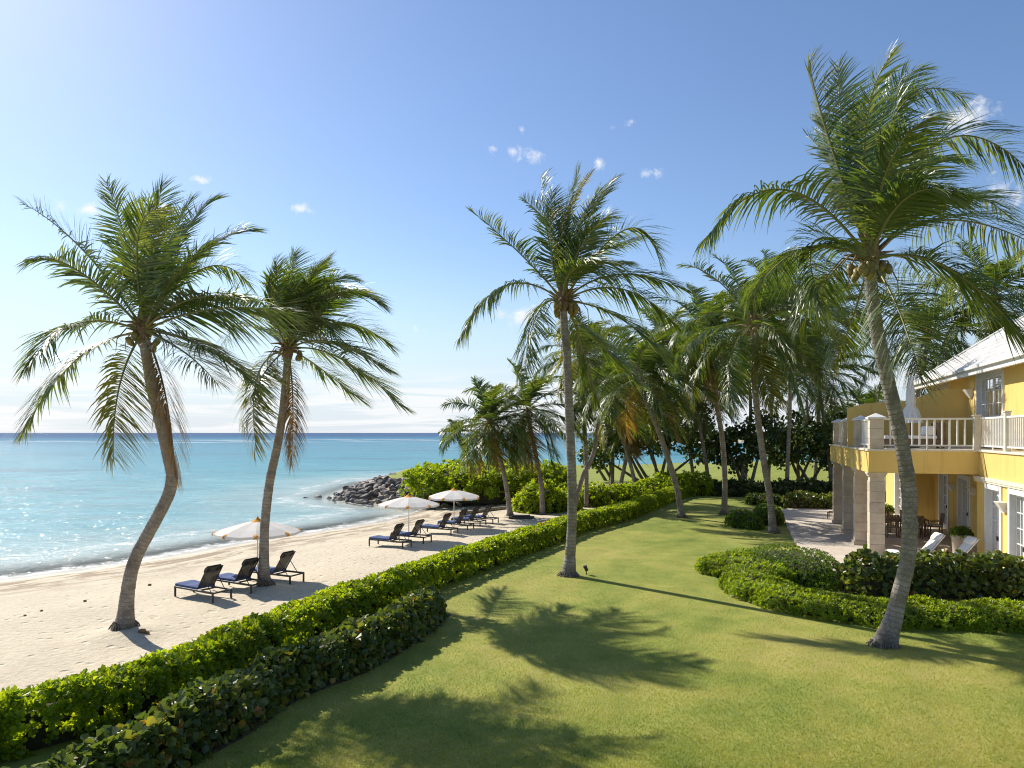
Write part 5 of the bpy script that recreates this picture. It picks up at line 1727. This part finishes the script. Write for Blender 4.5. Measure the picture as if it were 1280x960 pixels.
# dining set under the balcony
def dining():
    p = hw(2.3, 7.1, .06)
    t = empty('dining_table', p, 'wooden outdoor dining table under the balcony', 'table', rotz=H_ROT)
    part('tabletop', lambda m: m.box((-1.0, -.5, .70), (1.0, .5, .75)), M_WOOD, t, bevel=.008)
    part('apron', lambda m: m.box((-.9, -.42, .60), (.9, .42, .698)), M_WOOD, t)
    for x in (-.9, .9):
        for y in (-.41, .41):
            part('leg', lambda m: m.box((x - .045, y - .045, 0), (x + .045, y + .045, .60)), M_WOOD, t, bevel=.005)
    c = empty('dining_chair', (0, 0, 0))
    part('seat', lambda m: m.box((-.24, -.24, .42), (.24, .24, .45)), M_WOOD, c, bevel=.006)
    part('seat_cushion', lambda m: m.box((-.22, -.22, .452), (.22, .22, .50)), M_WHITECLOTH, c, bevel=.015)
    for x in (-.215, .215):
        part('leg', lambda m: m.box((x - .022, .19, 0), (x + .022, .235, .42)), M_WOOD, c)
        part('leg', lambda m: m.bar((x, -.24, 0), (x, -.215, .42), .045), M_WOOD, c)
        part('armrest', lambda m: (m.bar((x, -.22, .66), (x, .20, .66), .045, .025), m.bar((x, .19, .45), (x, .19, .65), .03)), M_WOOD, c)
    def bk(m):
        for x in (-.215, .215): m.bar((x, -.225, .45), (x, -.31, .98), .04)
        m.bar((-.2, -.31, .96), (.2, -.31, .96), .03, .06, up=(0, -1, .2))
        for k in range(6): m.bar((-.165 + k * .066, -.232, .47), (-.165 + k * .066, -.305, .94), .045, .012)
    part('backrest', bk, M_WOOD, c)
    spots = [(-.45, .82, 180, 'dining chair on the house side of the table, towards the sea end'), (.45, .82, 180, 'dining chair on the house side of the table, towards the doors'), (-.45, -.82, 0, 'dining chair on the lawn side of the table, towards the sea end'), (.45, -.82, 0, 'dining chair on the lawn side of the table, towards the doors'), (1.35, 0, 90, 'dining chair at the table end nearest the glazed doors'), (-1.35, 0, -90, 'dining chair at the table end nearest the columns')]
    for i, (x, y, rz, lab) in enumerate(spots):
        o = c if i == 0 else copy_tree(c)
        cs, sn = math.cos(H_ROT), math.sin(H_ROT)
        o.location = (p[0] + x * cs - y * sn, p[1] + x * sn + y * cs, .06)
        o.rotation_euler = (0, 0, H_ROT + R(rz))
        tag(o, lab, 'chair', 'wooden dining chairs')
dining()

def planter(label, u, v, rad, h, ball):
    r = np.random.default_rng(int(100 * u + 7))
    p = hw(u, v, .06)
    t = empty('planter', p, label, 'planter')
    part('pot', lambda m: (m.lathe([(rad * .72, 0), (rad * .78, .04), (rad * .98, h * .85), (rad * 1.08, h * .88), (rad * 1.08, h), (rad * .92, h), (rad * .9, h - .08), (.01, h - .08)], 24)), M_POT, t)
    mb = MB()
    n = 900
    v_ = nrm(r.normal(0, 1, (n, 3)))
    v_[:, 2] = np.abs(v_[:, 2]) * 1.0
    pts = v_ * r.uniform(.7, 1, (n, 1)) * (rad * 1.15, rad * 1.15, ball) + (0, 0, h - .05)
    scatter_leaves(mb, pts, v_, r, .09, .05)
    mb.build('plant', M_CLIPPED, t)
planter('tall pale planter with a clipped plant at the house corner', 3.02, .75, .30, .92, .30)
planter('pale planter by the far left-hand glazed door', 2.6, 11.6, .28, .55, .4)

# ------------------------------------------------------------------ small things on the ground
def spotlight():
    q = P(733, 718)
    t = empty('garden_spotlight', (q[0], q[1], G(q[0], q[1])), 'small black garden spotlight beside the tall lawn palm', 'spotlight')
    part('stake', lambda m: m.tube([(0, 0, -.1), (0, 0, .12)], .014, 6), M_DARKMETAL, t)
    part('lamp_head', lambda m: (m.tube([(.02, 0, .12), (-.04, .0, .25)], .055, 10), m.tube([(-.04, 0, .25), (-.055, 0, .285)], .066, 10)), M_DARKMETAL, t)
spotlight()
def slab():
    y, z = zg_of(652, 648, -.5)
    q = P(652, 648, z)
    mb = MB()
    mb.box((-.75, -.35, -.05), (.75, .35, .13)); mb.box((-.55, -.28, .13), (.5, .25, .20))
    o = mb.build('sunbed_stand', M_DARKMETAL, None, (q[0], q[1], z), bevel=.02)
    o.name = 'stone_slab'
    o.rotation_euler = (0, 0, R(-8))
    tag(o, 'low dark slab lying on the sand between the two small beach palms', 'slab')
slab()
def driftwood():
    r = np.random.default_rng(2)
    pts = np.array([P(x, y, -.45) for x, y in [(575, 634), (600, 632), (625, 630), (650, 627), (668, 624)]])
    pts[:, 2] = [G(p[0], p[1]) + .12 + r.normal(0, .05) for p in pts]
    o0 = pts[0].copy()
    mb = MB()
    mb.tube(resample(pts - o0, .4)[0], .13, 8)
    tag(mb.build('driftwood_log', M_DRIFT, None, o0), 'long grey driftwood log lying along the foot of the shrub mound', 'log')
driftwood()
def husks():
    r = np.random.default_rng(8)
    for px, py, s in [(178, 791, .10), (184, 792, .06), (31, 770, .04), (52, 764, .04), (106, 752, .05), (187, 732, .06)]:
        y, z = zg_of(px, py, -.75)
        q = P(px, py, z)
        mb = MB()
        mb.lathe([(.002, -s * .7), (s * .8, -s * .4), (s, 0), (s * .75, s * .5), (.002, s * .7)], 9, wob=lambda t: 1 + .15 * np.sin(3 * t + px))
        o = mb.build('coconut_husk', M_SHEATH, None, (q[0], q[1], z + s * .4))
        tag(o, 'dry brown husk lying on the sand', 'husk', 'dry husks on the sand')
husks()

# short turf standing on the near lawn
def turf():
    r = np.random.default_rng(12)
    n = 560000
    y = 8.6 + (r.uniform(0, 1, n) ** 2.0) * 27
    x = r.uniform(-.62, .90, n) * y
    z, dc, dl = ground(x, y)
    ok = (dl > .5) & ~((dl < 1.75) & (y < 18.4))
    # keep off the terrace
    ok &= ~((x > 8.2) & (y > 19.2) & (x - 8.2 > (y - 27) * .2) & (y > 21))
    x, y, z = x[ok], y[ok], z[ok]
    n = len(x)
    a = r.uniform(0, 6.28, n)
    h = r.uniform(.012, .030, n)
    w = r.uniform(.0045, .008, n)
    lean = r.uniform(.2, 1.0, n)
    b = r.uniform(0, 6.28, n)
    c = np.stack((x, y, z), 1)
    sd = np.stack((np.cos(a), np.sin(a), np.zeros(n)), 1) * w[:, None]
    tip = np.stack((np.cos(b) * lean * h, np.sin(b) * lean * h, h), 1)
    V = np.stack((c - sd, c + sd, c + tip), 1).reshape(-1, 3)
    mb = MB()
    mb.add(V, np.arange(3 * n).reshape(-1, 3))
    tag(mb.build('grass', M_BLADE), 'short mown turf blades covering the lawn', 'grass', kind='stuff')
turf()
